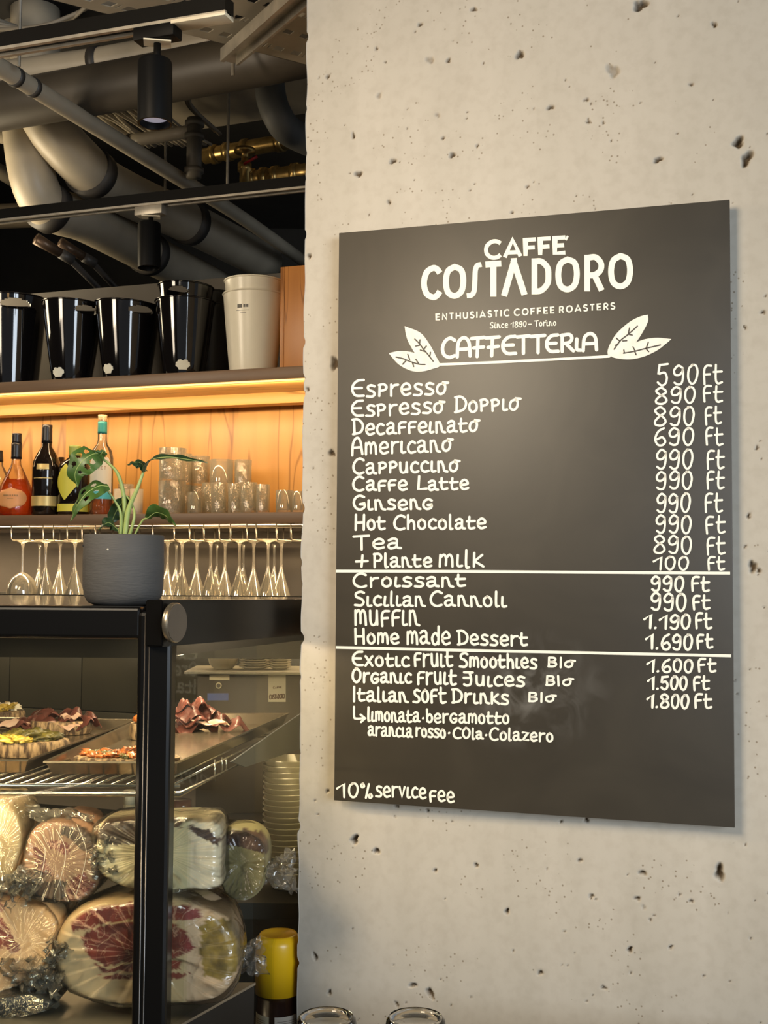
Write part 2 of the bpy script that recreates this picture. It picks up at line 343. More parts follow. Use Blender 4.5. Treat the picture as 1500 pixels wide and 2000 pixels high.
# shelves with their light strips
SHELF = mat('shelf_brown', (.20, .115, .058), .45, var=.10, scale=20, stretch=(.3, 5, 5))
LED = mat('led_strip', (1, .8, .5), .5, emit=(1, .74, .42), estr=7)
def shelf(z0_, z1_, label):
    t = thing('wall_shelf', (P2.x, P2.y, z0_), label, 'shelf', rz=-A2)
    b = BM(); c = P2 + U2 * -.2 + N2 * (SD / 2 + .002); c.z = (z0_ + z1_) / 2; box(b, c, (2.9, SD, z1_ - z0_), rz=-A2, bev=.0015); obj('board', b, SHELF, t)
    if z0_ > 1.9:
        b = BM(); c = P2 + U2 * -.2 + N2 * (SD / 2 + .008); c.z = z0_ - .002; box(b, c, (2.89, SD - .02, .003), rz=-A2); obj('underside_panel', b, OAKH, t)
    return t
OAKH = OAKH; sU = shelf(zU, zUt, 'long dark brown wall shelf carrying the ice buckets above the oak panel')
sL = shelf(zL, zLt, 'long dark brown wall shelf carrying bottles and tumblers, wine glasses hanging beneath')
b = BM(); c = P2 + U2 * -.2 + N2 * (SD - .045); c.z = zU - .018; box(b, c, (2.9, .05, .035), rz=-A2, bev=.002); obj('rear_batten', b, OAKH, sU)
for t, z, off in ((sU, zU, .012), (sL, zL, .06)):
    b = BM(); c = P2 + U2 * -.2 + N2 * off; c.z = z - .003; box(b, c, (2.88, .008, .004), rz=-A2); obj('light_strip', b, LED if t == sL else mat('led_strip_warm', (.8, .5, .2), .5, emit=(1, .62, .22), estr=1.6), t)
def striplight(name, off, z, power, size_y, tilt=0):
    c = P2 + U2 * -.2 + N2 * off; c.z = z; l = lamp(name, 'AREA', c, c + Vector((0, 0, -1)), power, (1, .72, .42), 2.8, size_y)
    l.rotation_euler = (tilt, 0, -A2); return l
striplight('shelf_light', .022, zU - .014, 6.3, .018, math.radians(58))
striplight('rack_light', .08, zL - .006, 13, .03)

# ---------------------------------------------------------------- writing
def parse(s): return [[tuple(map(float, q.split(','))) for q in st.split()] for st in s.split('|')]
G = {k: (w_, parse(s)) for k, w_, s in [
 ('A', .56, '.0,-.06 .04,.6 .18,.95 .34,.98 .46,.7 .5,.3 .54,.0|.05,.40 .48,.42'),
 ('B', .5, '.08,.0 .08,.98|.08,.98 .36,.95 .42,.75 .3,.55 .1,.52 .1,.52 .4,.45 .47,.22 .32,.02 .06,.02'),
 ('C', .6, '.58,.88 .38,1 .16,.86 .03,.5 .10,.14 .34,-.02 .58,.06'),
 ('D', .58, '.1,.0 .08,.96|.0,.94 .28,.96 .52,.72 .56,.42 .42,.12 .02,.0'),
 ('E', .6, '.58,.98 .28,.94 .07,.66 .06,.3 .24,.04 .60,.02|.07,.50 .5,.50'),
 ('F', .5, '.08,-.04 .06,.6 .14,.9 .28,.97 .48,.97|.06,.46 .42,.5'),
 ('G', .62, '.56,.9 .34,1 .12,.84 .03,.46 .16,.08 .4,.0 .58,.18 .6,.4 .6,.4 .34,.38'),
 ('H', .62, '.08,-.04 .08,1|.55,-.04 .55,1|.08,.46 .55,.48'),
 ('I', .16, '.08,-.04 .08,1'),
 ('J', .5, '.04,.95 .48,.95|.32,.95 .4,.5 .36,.1 .18,.0 .04,.08|.02,.55 .36,.55'),
 ('L', .5, '.08,1 .06,.04 .06,.04 .52,.06'),
 ('M', .7, '.06,.0 .06,.96|.06,.8 .25,.96 .36,.7 .36,.15|.36,.7 .55,.96 .65,.7 .66,.0'),
 ('O', .6, '.3,1 .08,.76 .04,.3 .26,.0 .5,.22 .54,.7 .3,1 .24,1'),
 ('P', .5, '.08,.0 .08,.98|.04,.96 .32,.98 .46,.76 .38,.5 .1,.46'),
 ('S', .55, '.52,.92 .34,1 .1,.88 .12,.62 .36,.5 .5,.26 .38,.02 .04,.04'),
 ('T', .62, '.0,.94 .62,.98|.32,.96 .32,.0'),
 ('a', .52, '.04,.58 .2,.70 .36,.62 .37,.3 .40,.06 .54,.01|.37,.38 .14,.36 .03,.18 .12,.0 .3,.06 .38,.2'),
 ('b', .42, '.06,1 .06,.06|.06,.42 .25,.62 .4,.4 .36,.1 .2,.0 .06,.1'),
 ('c', .42, '.4,.58 .24,.68 .06,.48 .05,.18 .2,.0 .42,.06'),
 ('d', .46, '.4,1 .4,.02|.4,.42 .22,.64 .04,.38 .12,.04 .28,.02 .4,.2'),
 ('e', .48, '.05,.32 .42,.38 .4,.6 .24,.7 .06,.5 .06,.18 .22,.0 .46,.08'),
 ('f', .42, '.07,-.02 .05,.42 .1,.62 .22,.69 .42,.69|.05,.34 .36,.36'),
 ('g', .52, '.46,.6 .28,.7 .08,.54 .04,.22 .2,.0 .42,.06 .48,.28 .48,.28 .26,.28'),
 ('h', .46, '.06,1 .06,.0|.06,.4 .24,.62 .38,.45 .4,.0'),
 ('i', .22, '.06,.66 .04,.14 .1,.0 .24,.03'),
 ('k', .46, '.06,.8 .06,.0|.4,.68 .08,.32 .08,.32 .46,.0'),
 ('l', .2, '.06,1 .06,.06 .18,.0'),
 ('m', .62, '.04,.0 .05,.68|.05,.52 .2,.7 .3,.5 .3,.08|.3,.5 .44,.7 .55,.5 .58,.0'),
 ('n', .52, '.06,.0 .05,.68|.05,.6 .22,.68 .32,.4 .38,.08 .54,.0'),
 ('o', .46, '.24,.68 .06,.5 .06,.16 .22,.0 .4,.14 .4,.5 .24,.68 .2,.67'),
 ('q', .56, '.3,.66 .08,.52 .04,.18 .2,.0 .38,.14 .42,.48 .28,.68 .28,.68 .56,.68'),       # the o with a flag
 ('p', .44, '.07,.0 .07,.66|.03,.66 .26,.70 .4,.54 .32,.36 .1,.30'),
 ('r', .4, '.07,.0 .07,.68|.07,.4 .2,.62 .4,.66'),
 ('s', .42, '.4,.62 .22,.69 .08,.58 .14,.4 .32,.3 .4,.14 .28,.0 .02,.02'),
 ('t', .44, '.12,.84 .1,.2 .2,.0 .42,.05|.0,.52 .42,.54'),
 ('u', .48, '.05,.68 .07,.16 .2,.0 .36,.14 .4,.68|.4,.6 .42,.02'),
 ('v', .42, '.03,.68 .2,.02 .2,.02 .4,.68'),
 ('x', .46, '.03,.68 .42,.0|.42,.68 .03,.0'),
 ('z', .42, '.03,.66 .4,.66 .4,.66 .05,.03 .05,.03 .42,.03'),
 ('0', .5, '.27,1 .08,.8 .05,.3 .2,.0 .38,.12 .48,.6 .4,.94 .24,1 .2,.96'),
 ('1', .42, '.0,.62 .36,.95 .36,.95 .34,.0'),
 ('5', .5, '.5,1 .12,.95 .12,.95 .06,.52 .06,.52 .34,.6 .46,.38 .4,.1 .22,.0 .04,.14'),
 ('6', .52, '.44,1 .18,.8 .04,.36 .16,.02 .38,.0 .5,.22 .36,.46 .12,.34'),
 ('8', .58, '.48,.86 .28,1 .06,.82 .2,.6 .42,.46 .54,.2 .36,.0 .1,.04 .06,.24 .26,.5 .5,.7 .48,.86'),
 ('9', .5, '.46,.86 .26,1 .06,.76 .1,.52 .28,.5 .44,.68 .46,.86 .46,.4 .38,.06 .2,.0 .06,.1'),
 ('.', .16, '.05,.02 .08,.04'), ('-', .3, '.02,.4 .28,.4'), ('+', .6, '.0,.42 .56,.46|.3,.88 .28,.04'), ('*', .16, '.05,.34 .09,.37'),
 ('%', .8, '.16,1 .06,.9 .12,.74 .24,.82 .18,1 .14,1|.52,1 .36,.0|.62,.28 .52,.16 .6,.02 .72,.12 .66,.28 .6,.28'),
 ('>', .6, '.0,1 .0,.3 .12,.18 .56,.2|.34,.46 .58,.2 .58,.2 .36,-.06'),
 ('y', .4, '.03,.68 .2,.2|.4,.68 .1,-.3')]}
GP = {k: (w_, parse(s)) for k, w_, s in [   # upright printed capitals
 ('A', .86, '.04,.0 .04,.0 .43,1 .43,1 .82,.0 .82,.0|.18,.26 .68,.26'), ('C', .82, '.78,.84 .6,.97 .36,.97 .13,.78 .06,.5 .13,.22 .36,.03 .6,.03 .78,.16'),
 ('E', .62, '.6,.95 .08,.95 .08,.95 .08,.05 .08,.05 .6,.05|.08,.5 .54,.5'), ('F', .6, '.6,.95 .08,.95 .08,.95 .08,.0|.08,.48 .54,.48'),
 ('O', .9, '.45,.97 .18,.84 .06,.5 .18,.16 .45,.03 .72,.16 .84,.5 .72,.84 .45,.97'), ('N', .74, '.08,.0 .08,.98 .08,.98 .66,.02 .66,.02 .66,1'),
 ('T', .64, '.02,.95 .62,.95|.32,.95 .32,.0'), ('H', .74, '.08,.0 .08,1|.66,.0 .66,1|.08,.5 .66,.5'), ('U', .72, '.08,1 .08,.4 .16,.1 .36,.02 .56,.1 .64,.4 .64,1'),
 ('S', .6, '.54,.86 .32,.98 .1,.86 .12,.6 .34,.5 .54,.36 .52,.12 .3,.02 .05,.14'), ('I', .18, '.09,.0 .09,1'), ('R', .66, '.08,.0 .08,.95 .08,.95 .4,.95 .56,.72 .4,.46 .08,.46|.34,.46 .6,.0'),
 ('D', .7, '.08,.03 .08,.97|.08,.95 .38,.95 .62,.74 .64,.5 .62,.26 .38,.05 .08,.05'), ("'", .2, '.05,.8 .16,1.1')]}
G["'"] = GP["'"]
def spl(st, n=5):
    """Catmull-Rom through the points; a repeated point is a corner"""
    if len(st) < 3: return [Vector(p) for p in st]
    segs = []; cur = [st[0]]
    for p in st[1:]:
        if p == cur[-1]:
            if len(cur) > 1: segs.append(cur)
            cur = [p]
        else: cur.append(p)
    if len(cur) > 1: segs.append(cur)
    out = []
    for s in segs:
        P = [Vector(p) for p in s]
        r = P if len(P) == 2 else [Vector(v[:2]) for v in smooth_path([(*p, 0) for p in s], n)]
        out += r if not out else r[1:]
    return out
def ribbon(bm, pts, wd, mp, lift, round_=True):
    """a painted stroke: pts are 2-D, mp puts a 2-D point on its surface with a lift"""
    n = len(pts); L_, R_ = [], []; ring = (pts[0] - pts[-1]).length < 1e-6 and n > 6
    if ring: pts = pts[:-1]; n -= 1; round_ = False
    for i, p in enumerate(pts):
        a = pts[i - 1] if ring else pts[max(i - 1, 0)]; c = pts[(i + 1) % n] if ring else pts[min(i + 1, n - 1)]; t = c - a
        if t.length < 1e-9: t = Vector((1, 0))
        t.normalize(); nn = Vector((-t.y, t.x)); k = 1
        if 0 < i < n - 1:
            d1 = (p - a).normalized(); k = min(1.6, 1 / max(.3, abs(nn.dot(Vector((-d1.y, d1.x))))))
        L_.append(p + nn * wd / 2 * k); R_.append(p - nn * wd / 2 * k)
    vl = [bm.verts.new(mp(q, lift)) for q in L_]; vr = [bm.verts.new(mp(q, lift)) for q in R_]
    for i in range(n if ring else n - 1): bm.faces.new((vl[i], vl[(i + 1) % n], vr[(i + 1) % n], vr[i]))
    if round_:
        for (p, q, v1, v2, s) in ((pts[0], pts[1], vl[0], vr[0], 1), (pts[-1], pts[-2], vl[-1], vr[-1], -1)):
            t = (p - q).normalized() * wd / 2; nn = (Vector((-t.y, t.x)))
            arc = [bm.verts.new(mp(p + t * math.cos(a_) + nn * math.sin(a_), lift)) for a_ in (-1.0, -.45, 0, .45, 1.0)]
            ends = (v1, *arc, v2) if s == 1 else (v2, *arc, v1)
            bm.faces.new(ends)
def text(bm, s, x0, x1, y0, y1, h, wd, mp, lift=0, fonts=G, gap=.13, jit=.03, rnd=True, xs=None, h1=None):
    """s from x0 to x1 (2-D units, y down), baseline from y0 to y1, capital height h (h1 at the right end)"""
    h1 = h1 or h
    gl = [fonts[c] for c in s]; tot = sum(g[0] for g in gl) + gap * (len(gl) - 1); sc = (x1 - x0) / tot; x = 0; rj = random.Random(s + str(int(y0 * 100)))
    for k, (gw, strokes) in enumerate(gl):
        dy = rj.uniform(-jit, jit); sx = rj.uniform(-jit, jit)
        for m_, st in enumerate(strokes):
            pts = []
            for p in spl(st):
                X = x0 + (x + p.x + sx * p.y) * sc if xs is None else xs[k][0] + p.x / gw * (xs[k][1] - xs[k][0])
                f = (X - x0) / (x1 - x0 + 1e-9); hh = h + (h1 - h) * f
                pts.append(Vector((X, y0 + (y1 - y0) * f - (p.y + dy) * hh)))
            ribbon(bm, pts, wd, mp, lift + (k % 3) * .00002 + m_ * .00005, rnd)
        x += gw + gap

# ---------------------------------------------------------------- menu board
board = thing('menu_board', BO, 'large dark menu board with white hand lettering, hung on the concrete pillar', 'menu board', rz=-A1)
def boardmat():
    m, t, N, L, b = nt('board_black'); b.inputs['Roughness'].default_value = .46; b.inputs['Specular IOR Level'].default_value = .62
    tc = N.new('ShaderNodeTexCoord')
    n = N.new('ShaderNodeTexNoise'); n.inputs['Scale'].default_value = 7; n.inputs['Detail'].default_value = 8; n.inputs['Distortion'].default_value = 1.2; L.new(tc.outputs['Object'], n.inputs[0])
    cr = N.new('ShaderNodeValToRGB'); L.new(n.outputs[0], cr.inputs[0]); e = cr.color_ramp.elements
    e[0].position = .35; e[0].color = (.038, .031, .021, 1); e[1].position = .75; e[1].color = (.050, .041, .028, 1)
    # a wiped chalk smudge low on the board
    mp = N.new('ShaderNodeMapping'); L.new(tc.outputs['Object'], mp.inputs[0]); mp.inputs['Location'].default_value = (-.33 * 6.5, 0, -.205 * 9); mp.inputs['Scale'].default_value = (6.5, 1, 9)
    g = N.new('ShaderNodeTexGradient'); g.gradient_type = 'SPHERICAL'; L.new(mp.outputs[0], g.inputs[0])
    n2 = N.new('ShaderNodeTexNoise'); n2.inputs['Scale'].default_value = 16; n2.inputs['Detail'].default_value = 3; n2.inputs['Distortion'].default_value = 2; L.new(tc.outputs['Object'], n2.inputs[0])
    r2 = N.new('ShaderNodeMapRange'); L.new(n2.outputs[0], r2.inputs[0]); r2.inputs['From Min'].default_value = .45; r2.inputs['From Max'].default_value = .75
    mu = N.new('ShaderNodeMath'); mu.operation = 'MULTIPLY'; L.new(g.outputs[0], mu.inputs[0]); L.new(r2.outputs[0], mu.inputs[1])
    mu2 = N.new('ShaderNodeMath'); mu2.operation = 'MULTIPLY'; L.new(mu.outputs[0], mu2.inputs[0]); mu2.inputs[1].default_value = .28
    mx = N.new('ShaderNodeMix'); mx.data_type = 'RGBA'; L.new(mu2.outputs[0], mx.inputs[0]); L.new(cr.outputs[0], mx.inputs[6]); mx.inputs[7].default_value = (.5, .48, .44, 1)
    L.new(mx.outputs[2], b.inputs['Base Color']); return m
b = BM(); c = BO + U1 * (BWID / 2) + N1 * (BTH / 2); c.z = BO.z + .5; box(b, c, (BWID, BTH, 1.0), rz=-A1, bev=.0006); obj('panel', b, boardmat(), board)
for zz in (.12, .88):
    b = BM(); c = BO + U1 * (BWID / 2) + N1 * (BTH + GAP / 2); c.z = BO.z + zz; box(b, c, (.45, GAP, .03), rz=-A1); obj('batten', b, mat('pale_pine', (.4, .28, .15), .7), board)
def BP(q, lift):
    p = onp(q[0], q[1], BO, N1, -.0006 - lift); return p
INK = mat('white_paint', (.93, .90, .78), .55, var=.02, emit=None); INKP = mat('white_print', (.93, .90, .76), .6, var=.01)
rows = [  # item words: (text, x0, x1, base0, base1, capital height)
 [('Espressq', 686, 875, 775, 769.5, 32)], [('Espressq', 686, 869, 813, 806, 30), ('Doppiq', 888, 1016, 806, 799, 31)],
 [('Decaffeinatq', 689, 936, 849, 842, 30)], [('Americanq', 688, 884, 888, 881, 32)], [('Cappucciniq'.replace('niq', 'nq'), 689, 898, 925, 920, 29)],
 [('Caffe', 689, 795, 958, 957, 27), ('Latte', 815, 915, 957, 955, 26)], [('Ginseng', 690, 845, 996, 994, 27)], [('Hot', 692, 752, 1034, 1034, 28), ('Chocolate', 769, 949, 1034, 1032, 27)],
 [('Tea', 691, 782, 1073, 1071, 27)], [('+', 695, 719, 1107, 1107, 26), ('Plante', 729, 843, 1107, 1107, 26), ('milk', 857, 944, 1107, 1107, 33)],
 [('Croissant', 690, 909, 1146, 1145, 26)], [('Sicilian', 692, 829, 1183, 1183, 27), ('Cannoli', 840, 988, 1183, 1184, 28)], [('muffin', 693, 818, 1221, 1222, 41)],
 [('Home', 692, 779, 1256, 1257, 28), ('made', 795, 879, 1257, 1258, 35), ('Dessert', 894, 1030, 1258, 1261, 28)],
 [('Exotic', 688, 799, 1300, 1301, 27), ('fruit', 809, 884, 1301, 1302, 35), ('Smoothies', 897, 1048, 1302, 1305, 27), ('BIq', 1069, 1123, 1302, 1303, 18)],
 [('Organic', 688, 803, 1333, 1334, 27), ('fruit', 815, 891, 1335, 1337, 33), ('Juices', 905, 1024, 1338, 1341, 27), ('BIq', 1065, 1119, 1338, 1339, 18)],
 [('Italian', 689, 796, 1368, 1371, 27), ('soft', 807, 871, 1371, 1372, 35), ('Drinks', 883, 993, 1372, 1375, 27), ('BIq', 1031, 1086, 1370, 1371, 17)],
 [('>', 692, 714, 1409, 1409, 28), ('limonata', 718, 819, 1408, 1410, 26), ('*', 825, 828, 1410, 1410, 22), ('bergamottq'.replace('q', 'o'), 833, 994, 1411, 1413, 25)],
 [('arancia', 719, 805, 1436, 1439, 25), ('rosso', 812, 870, 1438, 1441, 24), ('*', 876, 879, 1440, 1440, 22), ('COla', 885, 943, 1441, 1443, 20), ('*', 948, 951, 1443, 1443, 22), ('Colazero', 956, 1080, 1444, 1448, 23)],
 [('10', 659, 700, 1556, 1557, 27), ('%', 703, 729, 1558, 1560, 27), ('service', 734, 832, 1555, 1559, 29), ('fee', 839, 887, 1564, 1567, 29)]]
prices = [[('5', 1283, 1304, 754, 754, 42), ('90', 1315, 1363, 751, 750, 37), ('ft', 1373, 1411, 749, 749, 50)], [('890', 1279, 1358, 788, 787, 31), ('ft', 1373, 1411, 784, 784, 42)],
 [('890', 1277, 1356, 832, 830, 36), ('ft', 1377, 1409, 828, 828, 46)], [('690', 1278, 1355, 870, 869, 33), ('ft', 1378, 1412, 869, 868, 45)], [('990', 1281, 1353, 916, 915, 37), ('ft', 1380, 1414, 914, 914, 48)],
 [('990', 1281, 1352, 955, 955, 34), ('ft', 1380, 1414, 953, 953, 45)], [('990', 1282, 1348, 1000, 1000, 36), ('ft', 1376, 1411, 1000, 1000, 49)], [('990', 1281, 1350, 1041, 1041, 34), ('ft', 1378, 1416, 1041, 1041, 45)],
 [('890', 1276, 1351, 1080, 1081, 34), ('ft', 1380, 1416, 1082, 1082, 45)], [('100', 1276, 1345, 1112, 1113, 25), ('ft', 1382, 1415, 1113, 1113, 34)], [('990', 1272, 1335, 1154, 1155, 28), ('ft', 1350, 1385, 1154, 1154, 37)],
 [('990', 1271, 1340, 1191, 1194, 33), ('ft', 1353, 1386, 1189, 1189, 36)], [('1.190', 1258, 1348, 1227, 1228, 27), ('ft', 1358, 1390, 1227, 1227, 40)], [('1.690', 1262, 1352, 1267, 1269, 29), ('ft', 1361, 1392, 1265, 1265, 36)],
 [('1.600', 1264, 1353, 1312, 1313, 24), ('ft', 1363, 1398, 1312, 1312, 34)], [('1.500', 1266, 1342, 1346, 1347, 25), ('ft', 1354, 1385, 1347, 1347, 35)], [('1.800', 1264, 1345, 1382, 1383, 26), ('ft', 1356, 1390, 1382, 1382, 36)]]
for r in rows:
    for wd in r:
        b = BM(); text(b, *wd, 4.8 if wd[5] > 19 and r[0][3] < 1380 else 4.3, BP); obj('lettering', b, INK, board, sharp=0)
GPR = dict(G); GPR['f'] = (.42, parse('.08,-.02 .05,.5 .1,.74 .22,.83 .42,.82|.05,.42 .36,.44'))
for i, r in enumerate(prices):
    r = [(a_[0], *a_[1:5], a_[5] * (.86 if a_[0] == 'ft' else 1)) for a_ in r]
    for wd in r:
        b = BM(); text(b, *wd, 4.2 if i < 10 else 4.7, BP, gap=.14, fonts=GPR); obj('price_lettering', b, INK, board, sharp=0)
def line(bm, pts, wd, lift=.0001, r=True): ribbon(bm, [Vector(p) for p in pts], wd, BP, lift, r)
b = BM(); line(b, [(656, 1115.5), (900, 1116), (1100, 1117.5), (1426, 1119.5)], 5.5, r=False); obj('divider_line', b, INK, board, 0)
b = BM(); line(b, [(656, 1264.5), (900, 1270), (1150, 1275), (1428, 1281)], 5.5, r=False); obj('divider_line', b, INK, board, 0)
# printed heading
b = BM()
text(b, 'CAFFE', 947, 1105, 505, 495, 33, 8, BP, fonts=GP, gap=.13, jit=0, rnd=False)
ribbon(b, [Vector((1105, 469)), Vector((1109, 461))], 4, BP, 0, False)
def logo(gx, strokes, wd=11.5):
    x0, x1 = gx
    for m_, st in enumerate(strokes):
        pts = []
        for p in spl(st, 8):
            X = x0 + p.x * (x1 - x0); f = (X - 822) / 414; base = 587.5 - 23.5 * f; cap = 68 + 4 * f; pts.append(Vector((X, base - p.y * cap)))
        ribbon(b, pts, wd, BP, m_ * .00005, False)
oo = [[(.5, .915), (.22, .8), (.13, .5), (.22, .2), (.5, .085), (.78, .2), (.87, .5), (.78, .8), (.5, .915)]]
logo((822, 862), [[(.93, .76), (.78, .88), (.58, .915), (.28, .8), (.15, .5), (.28, .2), (.58, .085), (.78, .12), (.93, .24)]])
logo((865, 911), oo)
logo((911, 941), [[(.98, .93), (.7, .9), (.58, .76), (.55, .5), (.5, .2), (.32, .08), (.02, .07)]], 10)
logo((948, 979), [[(.0, .92), (1, .92)], [(.5, .92), (.5, .0)]], 12)
logo((978, 1031), [[(.12, .0), (.5, .99)], [(.46, .99), (.88, .0)], [(.38, .96), (.6, .96)]], 12)
logo((1038, 1077), [[(.15, .0), (.15, 1)], [(.15, .92), (.5, .9), (.8, .72), (.85, .5), (.8, .28), (.5, .1), (.15, .08)]])
logo((1084, 1133), oo); logo((1187, 1237), oo)
logo((1141, 1181), [[(.15, .0), (.15, 1)], [(.15, .92), (.55, .92), (.82, .74), (.78, .55), (.5, .44), (.15, .44)], [(.5, .44), (.86, .0)]])
text(b, 'ENTHUSIASTIC', 851, 995, 625.5, 617, 12.5, 2.7, BP, fonts=GP, gap=.32, jit=0, rnd=False)
text(b, 'COFFEE', 1004, 1083, 616.5, 611.5, 12.5, 2.7, BP, fonts=GP, gap=.32, jit=0, rnd=False)
text(b, 'ROASTERS', 1092, 1201, 611, 603.5, 12.5, 2.7, BP, fonts=GP, gap=.32, jit=0, rnd=False)
for s, x0, x1, h_ in (('Since', 957, 992, 11), ('1890', 998, 1028, 10.5), ('-', 1032, 1038, 11), ('Torino', 1044, 1086, 11)):
    y = 641 - (x0 - 957) * .043; text(b, s, x0, x1, y, y - (x1 - x0) * .043, h_, 1.9, BP, gap=.18, jit=0)
ribbon(b, [Vector((967.3, 631.5)), Vector((967.3, 629.7))], 2, BP, 0, False); ribbon(b, [Vector((1066.5, 627)), Vector((1066.5, 625.2))], 2, BP, 0, False)
obj('printed_heading', b, INKP, board, sharp=0)
b = BM(); gx = [(863, 889), (893, 919), (921, 946), (949, 975), (980, 1007), (1010, 1034), (1037, 1064), (1066, 1090), (1095, 1120), (1124, 1134), (1139, 1166)]
GT = dict(G); GT['F'] = (.6, parse('.0,.94 .6,.98|.3,.96 .26,-.05|.1,.42 .56,.46')); GT['R'] = (.5, parse('.06,.0 .06,.96|.02,.94 .34,.98 .44,.76 .34,.52 .08,.46|.2,.46 .5,.0')); GT['I'] = (.2, parse('.05,.7 .05,.1 .2,.02'))
GT['A'] = (.56, parse('.0,-.02 .04,.7 .2,.97 .36,.97 .5,.7 .54,.0|.03,.38 .52,.4'))
text(b, 'CAFFETTERIA', 863, 1166, 698, 683, 37, 6.8, BP, fonts=GT, jit=0, xs=gx, h1=32); obj('lettering', b, INK, board, sharp=0)
b = BM(); line(b, [(852, 712), (900, 710.5), (1000, 706), (1100, 701), (1190, 696)], 5); obj('underline', b, INK, board, 0)
def zA(x, y): return (640 + x / 3.261, 380 + y / 3.261)
def zB(x, y): return (1040 + x / 3.261, 380 + y / 3.261)
def leafpoly(name, outl, veins, zf):
    b = BM(); pts = smooth_path([(*zf(*p), 0) for p in outl] + [(*zf(*outl[0]), 0)], 5)[:-1]
    cx = sum(p.x for p in pts) / len(pts); cy = sum(p.y for p in pts) / len(pts); lf = next(_lift)
    cv = b.verts.new(BP((cx, cy), lf)); vs = [b.verts.new(BP((p.x, p.y), lf)) for p in pts]
    for i in range(len(vs)): b.faces.new((cv, vs[i], vs[(i + 1) % len(vs)]))
    o = obj(name, b, mat('white_marker', (.86, .82, .72), .6, var=.10, scale=60), board, 0)
    b = BM()
    for vn in veins: ribbon(b, spl([zf(*p) for p in vn], 4), 2.6, BP, lf + .0004)
    obj('leaf_vein', b, mat('board_ink', (.05, .043, .035), .5), o, 0)
_lift = iter([.0002, .0005, .0002, .0005])
leafpoly('painted_leaf', [(490, 838), (590, 880), (650, 955), (690, 1030), (714, 1085), (650, 1075), (580, 1040), (525, 960), (500, 900)],
 [[(555, 920), (585, 950), (610, 985), (640, 1020), (672, 1062)], [(560, 965), (585, 960)], [(590, 990), (622, 1000)], [(588, 925), (585, 950)], [(628, 965), (612, 985)], [(655, 1005), (650, 1030)]], zA)
leafpoly('painted_leaf', [(388, 1010), (460, 996), (540, 1005), (620, 1040), (712, 1088), (670, 1110), (600, 1127), (530, 1122), (450, 1080)],
 [[(435, 1035), (480, 1045), (530, 1065), (580, 1080), (620, 1082)], [(510, 1018), (522, 1050)], [(478, 1080), (500, 1055)], [(548, 1095), (540, 1070)], [(562, 1050), (580, 1078)]], zA)
leafpoly('painted_leaf', [(735, 765), (735, 810), (700, 880), (660, 940), (600, 1000), (500, 1030), (478, 1005), (495, 950), (540, 880), (620, 810), (690, 775)],
 [[(520, 985), (560, 930), (610, 890), (668, 838)], [(535, 915), (558, 935)], [(618, 850), (610, 888)], [(600, 930), (575, 932)], [(528, 960), (545, 955)], [(635, 895), (612, 890)]], zB)
leafpoly('painted_leaf', [(885, 920), (800, 912), (720, 920), (650, 945), (560, 985), (500, 1030), (600, 1050), (700, 1035), (790, 995), (850, 950)],
 [[(580, 1010), (650, 998), (720, 980), (815, 958)], [(640, 970), (655, 998)], [(660, 1020), (652, 1000)], [(738, 940), (725, 978)], [(740, 1000), (722, 980)], [(582, 990), (585, 1010)]], zB)
# ---------------------------------------------------------------- on the upper shelf
def onshelf(px, off, top):                       # a point on a shelf top under column px, off behind the front edge
    p = WB(px, 900, off); p.z = top + .0006; return p
GLOSSB = mat('gloss_black', (.006, .005, .005), .08, var=0, spec=.6, coat=.3)
MATB = mat('satin_black', (.022, .02, .018), .38, var=.1)
CRM = mat('cream_plastic', (.88, .83, .68), .3, var=.03)
PALE = mat('pale_label', (.86, .84, .70), .5, var=.05, scale=40)
def prad(z, rb, rt, h): return rb + (rt - rb) * (max(0, z) / h) ** .85
def bucketwall(n=112, rb=.062, rt=.092, h=.235, slots=True, tilt=0.0, hang=0):
    """tapering pail; two opposite slots are cut through the wall near the rim"""
    bm = BM(); th = .004; rows_ = [0, .01] + [h * k / 12 for k in range(2, 10)] + [h * (.76 + .24 * k / 18) for k in range(19)]
    O, I = [], []
    for z in rows_:
        for L_, d in ((O, 0), (I, -th)):
            ring = []
            for i in range(n):
                a = 2 * pi * i / n; zz = z + (tilt * math.cos(a) * (z - h * .76) / (h * .24) if z > h * .76 else 0)
                r = prad(z, rb, rt, h) + d; ring.append(bm.verts.new((r * math.cos(a), r * math.sin(a), zz if L_ is O else max(zz, th))))
            L_.append(ring)
    def hole(i, k):
        if not slots or k < 0 or k >= len(rows_) - 1: return False
        z = (rows_[k] + rows_[k + 1]) / 2 / h; a = (i + .5) / n * 2 * pi + hang
        return any((((a - c_ + pi) % (2 * pi) - pi) / .46) ** 2 + ((z - .885) / .062) ** 2 < 1 for c_ in (0, pi))
    for k in range(len(rows_) - 1):
        for i in range(n):
            j = (i + 1) % n
            if hole(i, k): continue
            bm.faces.new((O[k][i], O[k][j], O[k + 1][j], O[k + 1][i])); bm.faces.new((I[k][j], I[k][i], I[k + 1][i], I[k + 1][j]))
            for (a1, a2, b1, b2, ii, kk) in ((O[k][i], O[k + 1][i], I[k][i], I[k + 1][i], i - 1, k), (O[k][j], O[k + 1][j], I[k][j], I[k + 1][j], i + 1, k), (O[k][i], O[k][j], I[k][i], I[k][j], i, k - 1), (O[k + 1][i], O[k + 1][j], I[k + 1][i], I[k + 1][j], i, k + 1)):
                if hole(ii % n, kk): bm.faces.new((a1, a2, b2, b1))
    for i in range(n): j = (i + 1) % n; bm.faces.new((O[-1][i], O[-1][j], I[-1][j], I[-1][i]))
    bm.faces.new(O[0][::-1]); bm.faces.new(I[0])
    bmesh.ops.recalc_face_normals(bm, faces=bm.faces); return bm
